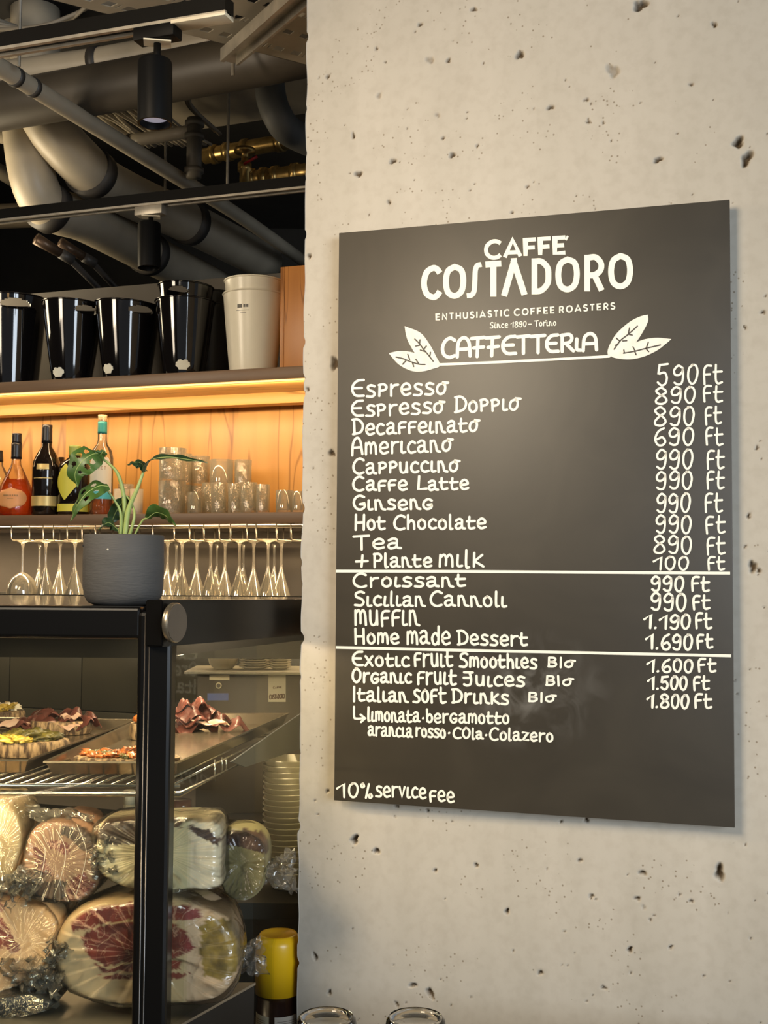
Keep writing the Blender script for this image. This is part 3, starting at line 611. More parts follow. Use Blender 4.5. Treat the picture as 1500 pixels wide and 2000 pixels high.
def crest(rb, rt, h, zc, ang, s=1.0):
    """a pale crest shaped plate bent round the pail"""
    bm = BM(); outl = [(-.016, .0), (-.015, .008), (-.011, .010), (-.010, .014), (-.004, .015), (0, .012), (.004, .015), (.010, .014), (.011, .010), (.015, .008), (.016, 0), (.011, -.004), (.009, -.009), (-.009, -.009), (-.011, -.004)]
    O2 = []
    for (x0, z0), (x1, z1) in zip(outl, outl[1:] + outl[:1]):
        for k in range(3): O2.append((x0 + (x1 - x0) * k / 3, z0 + (z1 - z0) * k / 3))
    f = []; n = len(O2)
    for d in (.0004, .0022):
        P = lambda x, z: ((prad(zc + z * s, rb, rt, h) + d) * math.cos(ang + x * s / rb), (prad(zc + z * s, rb, rt, h) + d) * math.sin(ang + x * s / rb), zc + z * s)
        f.append([bm.verts.new(P(x, z)) for x, z in O2] + [bm.verts.new(P(0, .002))])
    for i in range(n):
        j = (i + 1) % n; bm.faces.new((f[0][i], f[0][j], f[1][j], f[1][i])); bm.faces.new((f[1][i], f[1][j], f[1][n])); bm.faces.new((f[0][j], f[0][i], f[0][n]))
    bmesh.ops.recalc_face_normals(bm, faces=bm.faces); return bm
toC = -pi / 2
def pail(px, off, top, hpx, wt, wb_, label, name='ice_bucket', m=None, tilt=0, hang=0.0, rz=0, lab=None, slots=True, group='ice buckets on the upper shelf'):
    p = onshelf(px, off, top); y = p.y; t = thing(name, p, label, 'bucket', group, rz)
    h = PX(hpx, y); rb, rt = PX(wb_, y) / 2, PX(wt, y) / 2
    bm = bucketwall(rb=rb, rt=rt, h=h, tilt=tilt, hang=hang, slots=slots); obj('pail', bm, m or GLOSSB, t, 30, keep=True)
    b = BM(); ring = [Vector(((rt + .0005) * math.cos(a_), (rt + .0005) * math.sin(a_), h + tilt * math.cos(a_))) for a_ in [2 * pi * i / 48 for i in range(49)]]; tube(b, ring, .0026, 8, caps=False); obj('rim', b, m or GLOSSB, t, 60, keep=True)
    if lab is not None:
        cb = crest(rb, rt, h, .024, lab - rz, 1.15); obj('badge', cb, PALE, t, 30, keep=True)
    return t, h
pail(18, .13, zUt, 178, 132, 100, 'gloss black ice bucket cut by the left edge, leftmost on the upper shelf', hang=1.2)
pail(137, .10, zUt, 158, 118, 72, 'gloss black ice bucket with pale badge, second from the left on the upper shelf', tilt=-.004, hang=.81, lab=toC - .45)
pail(245, .10, zUt, 150, 128, 88, 'gloss black ice bucket with pale badge, left of the stacked black pair', tilt=-.006, hang=.9, lab=toC - .65)
pail(357, .09, zUt, 150, 116, 78, 'gloss black ice bucket with pale badge, lower of the stacked black pair', hang=.3, lab=toC + .1, slots=False)
pp, hh = pail(358, .09, zUt, 176, 108, 60, 'gloss black ice bucket nested in another, handle slot showing above its rim', hang=1.75, tilt=-.003)
pp.location.z += .006
t_, _ = pail(405, .205, zUt, 150, 104, 70, 'satin black ice bucket standing behind the stacked black pair, lower one', m=MATB, slots=False)
t_, _ = pail(405, .205, zUt, 172, 98, 56, 'satin black ice bucket nested in the one behind the stacked black pair', m=MATB, slots=False); t_.location.z += .006
pw, hw = pail(492, .10, zUt, 157, 120, 90, 'cream plastic ice bucket with small grey print, lower of the white pair', m=CRM, slots=False, group='cream buckets on the upper shelf')
pw2, _ = pail(492, .10, zUt, 180, 115, 76, 'cream plastic ice bucket nested inside another, upper of the white pair', m=CRM, slots=False, group='cream buckets on the upper shelf'); pw2.location.z += .006
# small print on the cream bucket
rbw, rtw = PX(90, pw.location.y) / 2, PX(120, pw.location.y) / 2
def onpail(q, lift):                              # q = (angle offset * radius, height)
    z = q[1]; r_ = rbw + (rtw - rbw) * (z / hw) ** .85 + .0006 + lift; a = toC + q[0] / r_; return Vector((r_ * math.cos(a), r_ * math.sin(a), z))
b = BM()
for x0_, x1_, z_, wd in ((-.038, -.024, .176, .010), (-.020, -.014, .176, .008), (-.012, -.006, .176, .008), (-.041, -.004, .164, .0012), (-.030, -.012, .157, .0010)):
    n_ = 6; ribbon(b, [Vector((x0_ + (x1_ - x0_) * k / n_, z_)) for k in range(n_ + 1)], wd, onpail, 0, False)
o = obj('print', b, mat('grey_print', (.16, .15, .13), .6), pw, 0, keep=True); o['kind'] = 'stuff'
# wooden crate at the right end
pc = WB(547, 600, .05); cb0 = BM(); hcr = PX(205, pc.y); wcr = .22; dcr = .20
cr_t = thing('wooden_crate', (pc.x, pc.y, zUt + .0006), 'upright orange wooden crate at the right end of the upper shelf, half behind the pillar', 'crate', rz=-A2)
OAKB = wood('crate_wood', (.56, .235, .06), (.36, .13, .03), .4, axis=2, scale=1.6)
for nm, c_, s_ in (('side_panel', (.006, dcr / 2, hcr / 2), (.012, dcr, hcr)), ('side_panel', (wcr - .006, dcr / 2, hcr / 2), (.012, dcr, hcr)), ('front_panel', (wcr / 2, .006, hcr / 2), (wcr - .025, .012, hcr)),
                   ('rear_panel', (wcr / 2, dcr - .006, hcr / 2), (wcr - .025, .012, hcr)), ('top_panel', (wcr / 2, dcr / 2, hcr - .006), (wcr - .025, dcr - .025, .012))):
    b = BM(); box(b, c_, s_, bev=.001); obj(nm, b, OAKB, cr_t, keep=True)

# ---------------------------------------------------------------- bottles on the lower shelf
CLR = thin('clear_glass', (.96, .97, .94), .16, .02, haze=.04, hcol=(1, .95, .8))
def bottle(name, px, off, hpx, wpx, prof, glass, label, parts=(), cat='bottle', fill=None, rz=0):
    """prof: (radius fraction, height fraction) of the glass; parts: (name, z0, z1, radius factor, material, arc)"""
    p = onshelf(px, off, zLt); h = PX(hpx, p.y); r = PX(wpx, p.y) / 2
    t = thing(name, p, label, cat, 'bottles on the lower shelf', rz)
    P = [(a * r, z * h) for a, z in prof]
    b = BM(); lathe(b, [(0, 0)] + P + ([(0, P[-1][1])] if P[-1][0] > 0 else []), n=36); obj('glass_body', b, glass, t, 40, keep=True)
    def rz_(z):
        z *= h
        for (r0, a0), (r1, a1) in zip(P, P[1:]):
            if a0 <= z <= a1 and a1 > a0: return r0 + (r1 - r0) * (z - a0) / (a1 - a0)
        return P[-1][0]
    if fill:
        fl, m = fill; q = [(max(0, rr_ - .002), z) for rr_, z in P if z <= fl * h]; zt = fl * h; q[0] = (q[0][0], .004)
        b = BM(); lathe(b, [(0, .004)] + q + [(rz_(fl) - .002, zt), (0, zt)], n=36); obj('liquid', b, m, t, 40, keep=True)
    for nm, za, zb, k, m, arc in parts:
        b = BM(); n = 24
        if arc is None:
            zz = [za + (zb - za) * i / 6 for i in range(7)]
            lathe(b, [(0, za * h)] + [(max(rz_(z), rz_(za) * .0 + .006) * k, z * h) for z in zz] + [(0, zb * h)], n=28)
        else:
            rows2 = []
            for i in range(9):
                z = za + (zb - za) * i / 8
                w_ = arc[0] * (1 if arc[1] == 'rect' else max(.02, math.sqrt(max(0, 1 - ((i - 4) / 4) ** 2))) if arc[1] == 'oval' else (1 - abs(i - 4) / 4.2) if arc[1] == 'diamond' else 1 if i < 5 else max(.3, math.sqrt(1 - ((i - 5) / 4) ** 2)))
                rows2.append([b.verts.new(((rz_(z) * k + .0008) * math.cos(toC - rz + arc[2] + w_ * (j / n - .5) * 2), (rz_(z) * k + .0008) * math.sin(toC - rz + arc[2] + w_ * (j / n - .5) * 2), z * h)) for j in range(n + 1)])
            for q1, q2 in zip(rows2, rows2[1:]):
                for j in range(n): b.faces.new((q1[j], q1[j + 1], q2[j + 1], q2[j]))
        lo = obj(nm, b, m, t, 40, keep=True)
        if nm == 'label' and name in ('whisky_bottle', 'liqueur_decanter'):
            b = BM(); zc_ = (za + (zb - za) * (.66 if name == 'whisky_bottle' else .62)) * h; rq_ = rz_(za + (zb - za) * .6) * k + .0016
            mp_ = lambda q, l: Vector(((rz_(q[1] / h) * k + .0016) * math.cos(toC + q[0] / rq_), (rz_(q[1] / h) * k + .0016) * math.sin(toC + q[0] / rq_), q[1]))
            if name == 'whisky_bottle':
                mq = lambda q, l: mp_((q[0], -q[1]), l); text(b, 'LIVET', -.016, .020, -zc_, -zc_, .008, .0011, mq, fonts={**GP, 'L': (.5, parse('.08,1 .08,.03 .08,.03 .5,.03')), 'V': (.7, parse('.02,1 .35,.0 .35,.0 .68,1'))}, jit=0, rnd=False, gap=.3)
            else:
                for q_ in range(7): x_ = -.021 + .0065 * q_; ribbon(b, [Vector((x_, zc_)), Vector((x_ + .004, zc_ + .0004))], .0045, mp_, 0, False)
                ribbon(b, [Vector((-.009 + .003 * q_, zc_ - .009)) for q_ in range(7)], .0012, mp_, 0, False)
            po = obj('print', b, mat('print_ochre', (.42, .22, .08), .6), lo, 0, keep=True); po['kind'] = 'stuff'
    return t, r, h
BLK = mat('black_capsule', (.012, .011, .012), .35, var=0); DKG = mat('dark_bottle_glass', (.012, .008, .006), .06, var=0, spec=.7)
AMB = thin('amber_liquid', (1.0, .42, .12), .05, .1, haze=.35, hcol=(1.0, .30, .05)); WHK = thin('whisky_liquid', (.85, .45, .15), .05, .1, haze=.3, hcol=(.75, .33, .06))
YEL = mat('yellow_label', (.80, .72, .08), .5, var=.05); GLD = mat('gold_label', (.75, .55, .20), .4, metal=.3, var=.12); CRL = mat('cream_label', (.85, .78, .60), .5, var=.04)
TEA = mat('teal_foil', (.02, .22, .20), .4, var=.1); GRC = mat('olive_cap', (.28, .34, .07), .45); ORL = mat('orange_label', (.90, .40, .14), .5, var=.06); TQ = mat('turquoise_label', (.10, .55, .60), .5)
bottle('liqueur_bottle', -4, .15, 128, 56, [(.9, 0), (1, .03), (1, .45), (.8, .62), (.35, .8), (.3, 1)], CLR, 'clear round bottle cut by the left edge of the picture, behind the orange decanter', fill=(.35, AMB), parts=(('label', .1, .4, 1.0, CRL, (.9, 'rect', 0)), ('cap', .86, 1.03, 1.1, BLK, None)))
bottle('liqueur_decanter', 32, .055, 162, 68, [(.86, 0), (.95, .02), (1, .10), (1, .26), (.86, .36), (.55, .50), (.28, .62), (.24, .72), (.24, .8)], thin('fluted_glass', (1, .93, .85), .2, .03, bump=.3, bscale=40),
       'orange liqueur decanter with a black stopper and oval orange label', fill=(.44, AMB), parts=(('label', .08, .33, 1.0, ORL, (.95, 'oval', .0)), ('neck_foil', .69, .88, 1.25, BLK, None), ('stopper', .88, 1.0, 1.15, BLK, None)))
bottle('rum_bottle', 91, .06, 178, 54, [(.9, 0), (1, .02), (1, .52), (.93, .60), (.7, .68), (.36, .76), (.34, .98), (.34, 1)], DKG, 'tall black bottle with black capsule and gold band near its base', parts=(('label', .10, .21, 1.01, GLD, (1.5, 'rect', 0)), ('capsule', .80, 1.0, 1.08, BLK, None), ('crest', .50, .56, 1.01, GLD, (.45, 'rect', 0)), ('fine_print', .40, .41, 1.01, GLD, (.7, 'rect', 0))))
bottle('liqueur_bottle', 146, .07, 134, 62, [(.9, 0), (1, .02), (1, .68), (.9, .76), (.42, .84), (.32, .88), (.32, 1)], DKG, 'dark squat bottle with olive cap and yellow diamond label, behind the plant', parts=(('label', .22, .74, 1.01, YEL, (.95, 'diamond', -.35)), ('lower_label', .05, .16, 1.01, YEL, (1.5, 'rect', 0)), ('cap', .87, 1.02, 1.15, GRC, None)))
bottle('whisky_bottle', 199, .07, 193, 44, [(.92, 0), (1, .02), (1, .58), (.85, .66), (.48, .72), (.40, .76), (.38, .98), (.4, 1)], CLR, 'tall pale whisky bottle with teal foil neck and cork stopper', fill=(.16, WHK), parts=(('label', .22, .58, 1.01, CRL, (1.2, 'arch', 0)), ('blue_band', .16, .24, 1.012, TQ, (1.2, 'arch', 0)), ('neck_foil', .83, .95, 1.08, TEA, None), ('stopper', .95, 1.02, 1.0, mat('cork', (.62, .42, .22), .7), None)))
bottle('spirit_bottle', 120, .17, 118, 30, [(.9, 0), (1, .02), (1, .6), (.5, .76), (.4, 1)], DKG, 'small dark bottle half hidden between two taller bottles')
def onbot(o, r_, h_):
    return lambda q, lift: Vector(((r_ + .0016 + lift) * math.cos(toC + q[0] / r_), (r_ + .0016 + lift) * math.sin(toC + q[0] / r_), q[1]))
# ---------------------------------------------------------------- tumblers
RIB = thin('ribbed_glass', (.95, .93, .87), .30, .06, haze=.24, hcol=(1, .94, .74), bump=.3, bscale=55)  # yellow-white haze puts the shelf light's glow into the glass colour
GLT = thin('plain_tumbler_glass', (.95, .94, .90), .26, .05, haze=.22, hcol=(1, .94, .74))  # same glow coloured into the plain tumblers by the haze
def tumbler_bm(r, h, th=.0022, base=.008, ribs=0, n=36, taper=.94):
    b = BM(); lathe(b, [(0, 0), (r * taper, 0), (r * (taper + .01), .002), (r, h), (r - th, h), (r * taper - th, base), (0, base)], n=n)
    if ribs:
        for v in b.verts:
            rr_ = math.hypot(v.co.x, v.co.y)
            if rr_ > r * .85 and .006 < v.co.z < h * .9:
                a = math.atan2(v.co.y, v.co.x); k = 1 + .035 * math.cos(ribs * a); v.co.x *= k; v.co.y *= k
    return b
protoR = {}
def tumbler(px, off, wpx, hpx, zofs, m, label, ribs=0, name='tumbler'):
    p = onshelf(px, off, zLt); p.z += zofs; r = PX(wpx, p.y) / 2; h = PX(hpx, p.y)
    key = (round(r, 3), round(h, 3), ribs, m.name)
    if key not in protoR:
        b = tumbler_bm(r, h, ribs=ribs, n=72 if ribs else 40); o = obj(name, b, m, None, 40); protoR[key] = o
    else: o = protoR[key].copy(); C.objects.link(o)
    o.location = p; return tag(o, label, 'glass', 'tumblers on the lower shelf'), h
def stack(px, off, wpx, hpx, n, m, who, ribs=0):
    z = 0
    for k in range(n):
        lv = ('lowest', 'second', 'third')[k] if n > 1 else 'only'
        lab = f'{who}, {lv} of its stack' if n > 1 else who
        _, h = tumbler(px, off, wpx, hpx, z, m, lab, ribs); z += h + .001
stack(337, .05, 54, 64, 2, RIB, 'wide ribbed tumbler at the left end of the tumblers', 24)
stack(356, .14, 40, 60, 2, RIB, 'narrow ribbed tumbler behind the left wide pair', 20)
stack(383, .05, 32, 42, 1, GLT, 'small plain tumbler right of the wide ribbed pair')
stack(392, .16, 36, 58, 2, RIB, 'narrow ribbed tumbler behind the small plain tumbler', 20)
stack(433, .15, 48, 54, 2, GLT, 'plain tumbler in the pair right of the row centre')
stack(430, .055, 34, 60, 1, RIB, 'ribbed highball in front of the plain pair', 18)
stack(461, .05, 30, 58, 1, RIB, 'ribbed highball, left of the closely set three', 18)
stack(486, .05, 34, 60, 1, RIB, 'ribbed highball, middle one of the closely set three', 18)
stack(475, .165, 34, 54, 2, RIB, 'ribbed tumbler behind the closely set three', 20)
stack(514, .055, 28, 56, 1, RIB, 'ribbed highball, right one of the closely set three', 18)
stack(408, .10, 26, 62, 1, RIB, 'slim ribbed highball beside the plain pair', 16)
stack(556, .05, 34, 44, 1, GLT, 'small plain tumbler standing alone near the pillar')
stack(583, .06, 28, 42, 1, GLT, 'small plain tumbler cut by the pillar edge')
stack(247, .12, 30, 62, 1, RIB, 'ribbed glass behind the plant stems, between the two candle jars', 16)
WAXG = thin('frosted_jar', (.95, .9, .8), .1, .3, haze=.55, hcol=(1, .93, .78))
for px_, w_, lab in ((238, 30, 'frosted candle jar behind the plant, left one'), (268, 26, 'frosted candle jar behind the plant, right one')):
    p = onshelf(px_, .06, zLt); t = thing('candle_jar', p, lab, 'candle', 'candle jars on the lower shelf'); r = PX(w_, p.y) / 2
    b = tumbler_bm(r, PX(50, p.y), th=.003); obj('jar', b, WAXG, t, 40, keep=True)
    b = BM(); lathe(b, [(0, .009), (r * .86, .009), (r * .88, .05), (0, .05)], n=28); obj('wax', b, mat('wax', (.9, .82, .62), .5, var=.03), t, 40, keep=True)

# ---------------------------------------------------------------- hanging wine glasses and their rack
WIRE = mat('rack_wire', (.80, .72, .55), .3, metal=.7, var=.05)
rack = thing('glass_rack', WB(300, 1024, .02), 'row of bent wire rails under the lower shelf holding wine glasses', 'glass rack', rz=-A2)
zr = WB(300, 1055).z
rails = [22, 57, 84, 104, 131, 160, 186, 298, 340, 370, 398, 428, 450, 482, 500, 540, 568]
for k, px_ in enumerate(rails):
    f = WB(px_, 1040, .012); bk = f + N2 * .24
    pts = [(f.x, f.y, zL), (f.x, f.y, zr + .006), (f.x + N2.x * .008, f.y + N2.y * .008, zr), (bk.x - N2.x * .01, bk.y - N2.y * .01, zr), (bk.x, bk.y, zr + .008), (bk.x, bk.y, zL)]
    b = BM(); tube(b, pts, .0017, 8); obj('rail', b, WIRE, rack)
for off_, z_ in ((.055, zL - .004), (.16, zL - .004)):
    b = BM(); a_ = WB(-60, 1020, off_); c_ = WB(590, 1020, off_); a_.z = c_.z = z_; tube(b, [a_, c_], .0022, 8); obj('cross_wire', b, WIRE, rack)
WG = thin('wine_glass', (.97, .96, .92), .4, .07, haze=.16, hcol=(1, .93, .75))  # pale haze paints the LED glow into the hanging glasses
def wine_bm(r, L, bowl):
    """hangs upside down: foot at the top (z = 0), rim at the bottom"""
    st = L - bowl; th = .0014
    if r > .035: shape = [(.1, 0), (.35, .04), (.7, .16), (.92, .32), (1, .5), (.98, .7), (.9, .88), (.82, 1)]
    else: shape = [(.09, 0), (.2, .07), (.42, .28), (.68, .5), (.92, .72), (1, .86), (.97, 1)]
    pr = [(0, 0), (.031, -.0008), (.031, -.002), (.02, -.004), (.006, -.010), (.0034, -.022), (.0030, -st * .8), (.0045, -st)]
    pr += [(max(.004, a * r), -st - z * bowl) for a, z in shape[1:]]
    pr += [(max(.0005, a * r - th), -st - z * bowl) for a, z in shape[:0:-1]] + [(0, -st - .004)]
    b = BM(); lathe(b, pr, n=32); bmesh.ops.recalc_face_normals(b, faces=b.faces); return b
protoW = {}
def wine(px, off, r, L, bowl, label):
    p = WB(px, 1052, off); p.z = zr + .0042
    key = (r, L, bowl)
    if key not in protoW: o = obj('wine_glass', wine_bm(*key), WG, None, 50); protoW[key] = o
    else: o = protoW[key].copy(); C.objects.link(o)
    o.location = p; tag(o, label, 'glass', 'wine glasses hanging under the lower shelf')
wine(45, .05, .044, .205, .11, 'large wine glass hanging upside down, leftmost of the hanging row')
wine(90, .05, .031, .195, .115, 'cone shaped glass hanging just right of the large wine glass')
wine(147, .05, .033, .195, .115, 'cone shaped glass hanging against the left side of the plant pot')
wine(118, .14, .030, .195, .115, 'cone glass hanging in the rear, between the first two cone glasses')
wine(78, .20, .028, .195, .115, 'cone glass hanging far back behind the large wine glass')
right = [(356, .05), (412, .05), (468, .05), (524, .05), (385, .125), (440, .125), (496, .125), (550, .125), (328, .125), (345, .20), (424, .20), (476, .20), (536, .20)]
names = ['first', 'second', 'third', 'fourth', 'fifth']
cnt = {}
for px_, off_ in right:
    row_ = {.05: 'front', .125: 'middle', .20: 'rear'}[off_]
    same = sorted(p for p, o in right if o == off_)
    wine(px_, off_, .031, .195, .115, f'cone glass hanging right of the plant, {names[same.index(px_)]} in the {row_} row')

# ---------------------------------------------------------------- ceiling services
PIPE = mat('beige_pipe', (.46, .40, .30), .42, var=.10, scale=10); PIPED = mat('dark_duct_lagging', (.045, .04, .034), .6, var=.2, scale=8)
BAND = mat('pipe_band', (.05, .045, .04), .5); STEEL = mat('galvanised_steel', (.42, .38, .31), .42, metal=.6, var=.2, scale=25)
BRASS = mat('brass', (.60, .40, .14), .28, metal=.85, var=.25, scale=30); TRK = mat('track_black', (.004, .0036, .003), .5, var=.1, spec=.12)
ZP = EYE
def pz(px, py, h): return WZ(px, py, ZP + h)
def pipe(name, pts, r, m, label, cat='pipe', group=None, smooth=6, bands=(), n=20):
    b = BM(); tube(b, pts, r, n, smooth=smooth)
    o = thing(name, pts[0], label, cat, group); obj('pipe_run', b, m, o, 40)
    P = smooth_path(pts, 12)
    for f in bands:
        i = int(f * (len(P) - 2)); d = (P[i + 1] - P[i]).normalized(); b = BM()
        tube(b, [P[i] - d * r * .32, P[i] + d * r * .32], r * 1.10, n); obj('clamp_band', b, BAND, o, 40)
    return o
pipe('diagonal_pipe', [pz(-350, -82, 1.26), pz(30, 150, 1.25), pz(385, 370, 1.25), pz(480, 430, 1.25), pz(600, 515, 1.25)], .0235, PIPE, 'slim beige pipe running diagonally across the ceiling in front of the fat pipes', smooth=2, bands=(.27, .29))
def elbow(px0, py0, px1, py1, pts, r, label, bands):
    return pipe('fat_elbow_pipe', pts, r, PIPE, label, smooth=6, bands=bands, n=28)
Z2 = 1.16
a0 = pz(85, 395, Z2); elbow(0, 0, 0, 0, [Vector((a0.x - .06, a0.y - .05, EYE + 1.70)), Vector((a0.x - .045, a0.y - .04, EYE + 1.35)), a0, pz(170, 432, Z2), pz(300, 500, Z2), pz(430, 565, Z2)], .072, 'fat beige pipe dropping and bending left of its twin', (.45, .80))
Z3 = 1.26
a1 = pz(165, 325, Z3); elbow(0, 0, 0, 0, [Vector((a1.x - .14, a1.y - .08, EYE + 1.72)), Vector((a1.x - .12, a1.y - .07, EYE + 1.42)), a1, pz(240, 375, Z3), pz(380, 440, Z3), pz(520, 512, Z3)], .074, 'fat beige pipe dropping and bending right of its twin', (.45, .80))
pipe('ceiling_pipe', [pz(-700, 240, 1.42), pz(190, 122, 1.42), pz(440, 72, 1.42), pz(640, 38, 1.42)], .040, PIPE, 'beige pipe crossing the ceiling just above the slim diagonal one', smooth=2, bands=(.36,))
pipe('round_duct', [pz(-700, 331, 1.33), pz(300, 155, 1.33), pz(640, 88, 1.33)], .068, PIPED.copy() if False else mat('duct_taupe', (.075, .062, .045), .5, var=.1), 'broad dark taupe duct crossing the ceiling behind the first spotlight', smooth=2)
pipe('ceiling_pipe', [pz(-60, 250, 1.5), pz(0, 262, 1.5), pz(40, 275, 1.5)], .03, PIPE, 'short beige pipe end at the left edge, beside the fat elbows', smooth=2)
pipe('ceiling_pipe', [pz(-60, 300, 1.5), pz(0, 335, 1.5), pz(60, 372, 1.5)], .028, PIPE, 'beige pipe entering at the left edge behind the lower elbow', smooth=2)
pipe('ceiling_pipe', [pz(-60, 425, 1.3), pz(60, 420, 1.3), pz(140, 415, 1.3)], .045, mat('duct_taupe', (.2, .17, .12)), 'taupe pipe stub low at the left edge above the rear track', smooth=2)
pipe('iron_pipe', [pz(250, 275, 1.4), pz(310, 267, 1.4), pz(372, 256, 1.4)], .020, PIPE, 'short beige pipe leading right into the flanged riser', smooth=2, bands=(.05,))
IRON = mat('iron_grey', (.13, .115, .09), .5, var=.2)
q0 = pz(380, 250, 1.4); pipe('iron_riser', [q0 + Vector((0, 0, .03)), q0 + Vector((0, 0, -.16))], .024, IRON, 'short flanged iron riser hanging beside the diagonal pipe', smooth=0, bands=()); 
rs = bpy.data.objects['iron_riser']
for dz in (.02, -.02, -.13):
    b = BM(); tube(b, [q0 + Vector((0, 0, dz)), q0 + Vector((0, 0, dz - .014))], .031, 20); obj('flange', b, IRON, rs)
# ceiling slab bay, lit beige, with cable loops
b = BM(); prism(b, [pz(325, 175, 1.62), pz(640, 118, 1.62), pz(640, 215, 1.62), pz(330, 262, 1.62)], (0, 0, .06)); struct('trim_1', b, mat('slab_beige', (.36, .31, .23), .7, var=.08))
CAB = mat('cable_grey', (.30, .26, .20), .55)
for k, r0 in enumerate((0, 9)):
    pipe('cable_conduit', [pz(430 - r0, 262 - k * 6, 1.55), pz(372 - r0 * .6, 205 - r0 * .3, 1.55), pz(385 - r0 * .5, 178 - r0 * .5, 1.55), pz(450, 160 - r0, 1.55), pz(540, 150 - r0, 1.55), pz(620, 142 - r0, 1.55)], .0075, CAB, ('outer' if k else 'inner') + ' grey conduit curving round below the beige ceiling slab', 'cable', 'curved conduits', n=8)
rc = random.Random(5)
for k in range(14):
    x = 150 + k * 11; s = rc.uniform(-5, 5)
    pipe('cable', [pz(x - 12, 196 + k * -1.2 + s, 1.48), pz(x + 20, 215 + s, 1.47), pz(x + 62, 246 - s, 1.49), pz(x + 120, 284 + s * .5, 1.48)], rc.choice([.005, .0065, .008]), PIPE if k % 3 else CAB,
         'beige cable in the diagonal bundle under the broad duct', 'cable', 'cable bundle under the duct', n=8, smooth=4)
for k in range(4):
    pipe('cable', [pz(-60, 60 - k * 14, 1.6), pz(70, 52 + k * 3, 1.55 + .02 * k), pz(140, 30 + k * 2, 1.58), pz(190, 4 - k * 5, 1.6)], .006, CAB, 'loose grey cable drooping in the dark at the top left', 'cable', 'loose cables at the top left', n=8, smooth=6)
# grey elbow at the pillar
LAG = mat('grey_lagging', (.085, .085, .078), .6, var=.12)
g0 = pz(527, 215, 1.36); pipe('lagged_elbow', [g0 + Vector((0, 0, .22)), g0 + Vector((0, 0, .06)), g0 + Vector((.03, .0, -.03)), pz(575, 262, 1.32), pz(640, 290, 1.30)], .045, LAG, 'dark grey lagged elbow pipe beside the top of the pillar', n=28)
# brass lines with a valve
def brass(pts, r, label, cr):
    o = pipe('brass_pipe', pts, r, BRASS, label, smooth=2)
    P = smooth_path(pts, 12)
    for f in cr:
        i = int(f * (len(P) - 2)); d = (P[i + 1] - P[i]).normalized(); b = BM(); tube(b, [P[i] - d * .012, P[i] + d * .012], r * 1.22, 12); obj('coupling', b, BRASS, o, 20)
    return o
brass([pz(400, 305, 1.5), pz(470, 292, 1.5), pz(640, 262, 1.5)], .028, 'upper brass pipe behind the rear light track, next to the pillar', (.2, .4, .6, .8))
brass([pz(480, 352, 1.35), pz(540, 345, 1.35), pz(640, 330, 1.35)], .030, 'lower brass pipe beside the red valve handle', (.15, .35, .55, .75))
v0 = pz(478, 320, 1.36); vt = thing('valve', v0, 'brass gate valve with a red handle among the brass pipes', 'valve')
b = BM(); lathe(b, [(0, -.07), (.017, -.07), (.017, -.03), (.024, -.025), (.024, .0), (.012, .01), (.012, .035), (.036, .038), (.036, .05), (0, .052)], v0, 20); obj('valve_body', b, BRASS, vt)
b = BM(); tube(b, [v0 + Vector((.0, -.025, -.01)), v0 + Vector((.045, -.03, .015))], .008, 8, flat=.5); obj('lever', b, mat('red_plastic', (.55, .03, .03), .4), vt)
for k, (x, y) in enumerate(((70, 466), (117, 474))):
    c0 = pz(x, y, .98 + .02 * k); t = thing('copper_coupling', c0, ('left' if k == 0 else 'right') + ' small copper coupling in the dark below the rear track', 'pipe fitting', 'copper couplings')
    b = BM(); tube(b, [c0, c0 + Vector((.06, .05, -.03))], [.018, .02, .014, .014], 16); obj('fitting', b, mat('dull_copper', (.12, .075, .045), .4, metal=.5), t)
    b = BM(); tube(b, [c0 + Vector((.06, .05, -.03)), c0 + Vector((.09, .075, -.045))], .016, 16); obj('nut', b, BAND, t); b = BM(); tube(b, [c0 + Vector((.08, .07, -.04)), Vector((c0.x + .08, 6.04, c0.z - .04))], .010, 10); obj('feed_pipe', b, BAND, t)
# hanging rods
for k, (x, y0_, y1_, h0) in enumerate(((37, -30, 130, 1.3), (322, 235, 385, 1.3), (444, 200, 372, 1.25), (455, 105, 148, 1.3))):
    p = pz(x, y1_, h0 - .06); d = (pz(x, y0_, h0) - p).length; top = 3.25
    b = BM(); tube(b, [p, Vector((p.x, p.y, top - .001))], .0045, 8)
    lab = ['thin threaded rod hanging at the top left above the diagonal pipe', 'thin threaded rod hanging between the two spotlights', 'thin threaded rod hanging under the beige slab', 'short threaded rod holding the steel channel end'][k]
    solo('hanging_rod', b, STEEL, p, lab, 'rod', 'threaded hanging rods')
# steel support channel
ch = thing('strut_channel', pz(440, 120, 1.17), 'slotted steel support channel slanting to the top of the pillar', 'channel')
def chan(p0, p1, w_, h_, name):
    b = BM(); d = (p1 - p0).normalized(); sd = d.cross(Vector((0, 0, 1))).normalized()
    prism(b, [p0 - sd * w_ / 2, p0 + sd * w_ / 2, p0 + sd * w_ / 2 + Vector((0, 0, h_)), p0 - sd * w_ / 2 + Vector((0, 0, h_))], p1 - p0); obj(name, b, STEEL, ch)
chan(pz(434, 121, 1.17), pz(610, -35, 1.17), .010, .03, 'flange'); chan(pz(463, 128, 1.17), pz(640, -20, 1.17), .006, .03, 'flange')
chan(pz(449, 122, 1.19), pz(626, -30, 1.19), .05, .003, 'web')
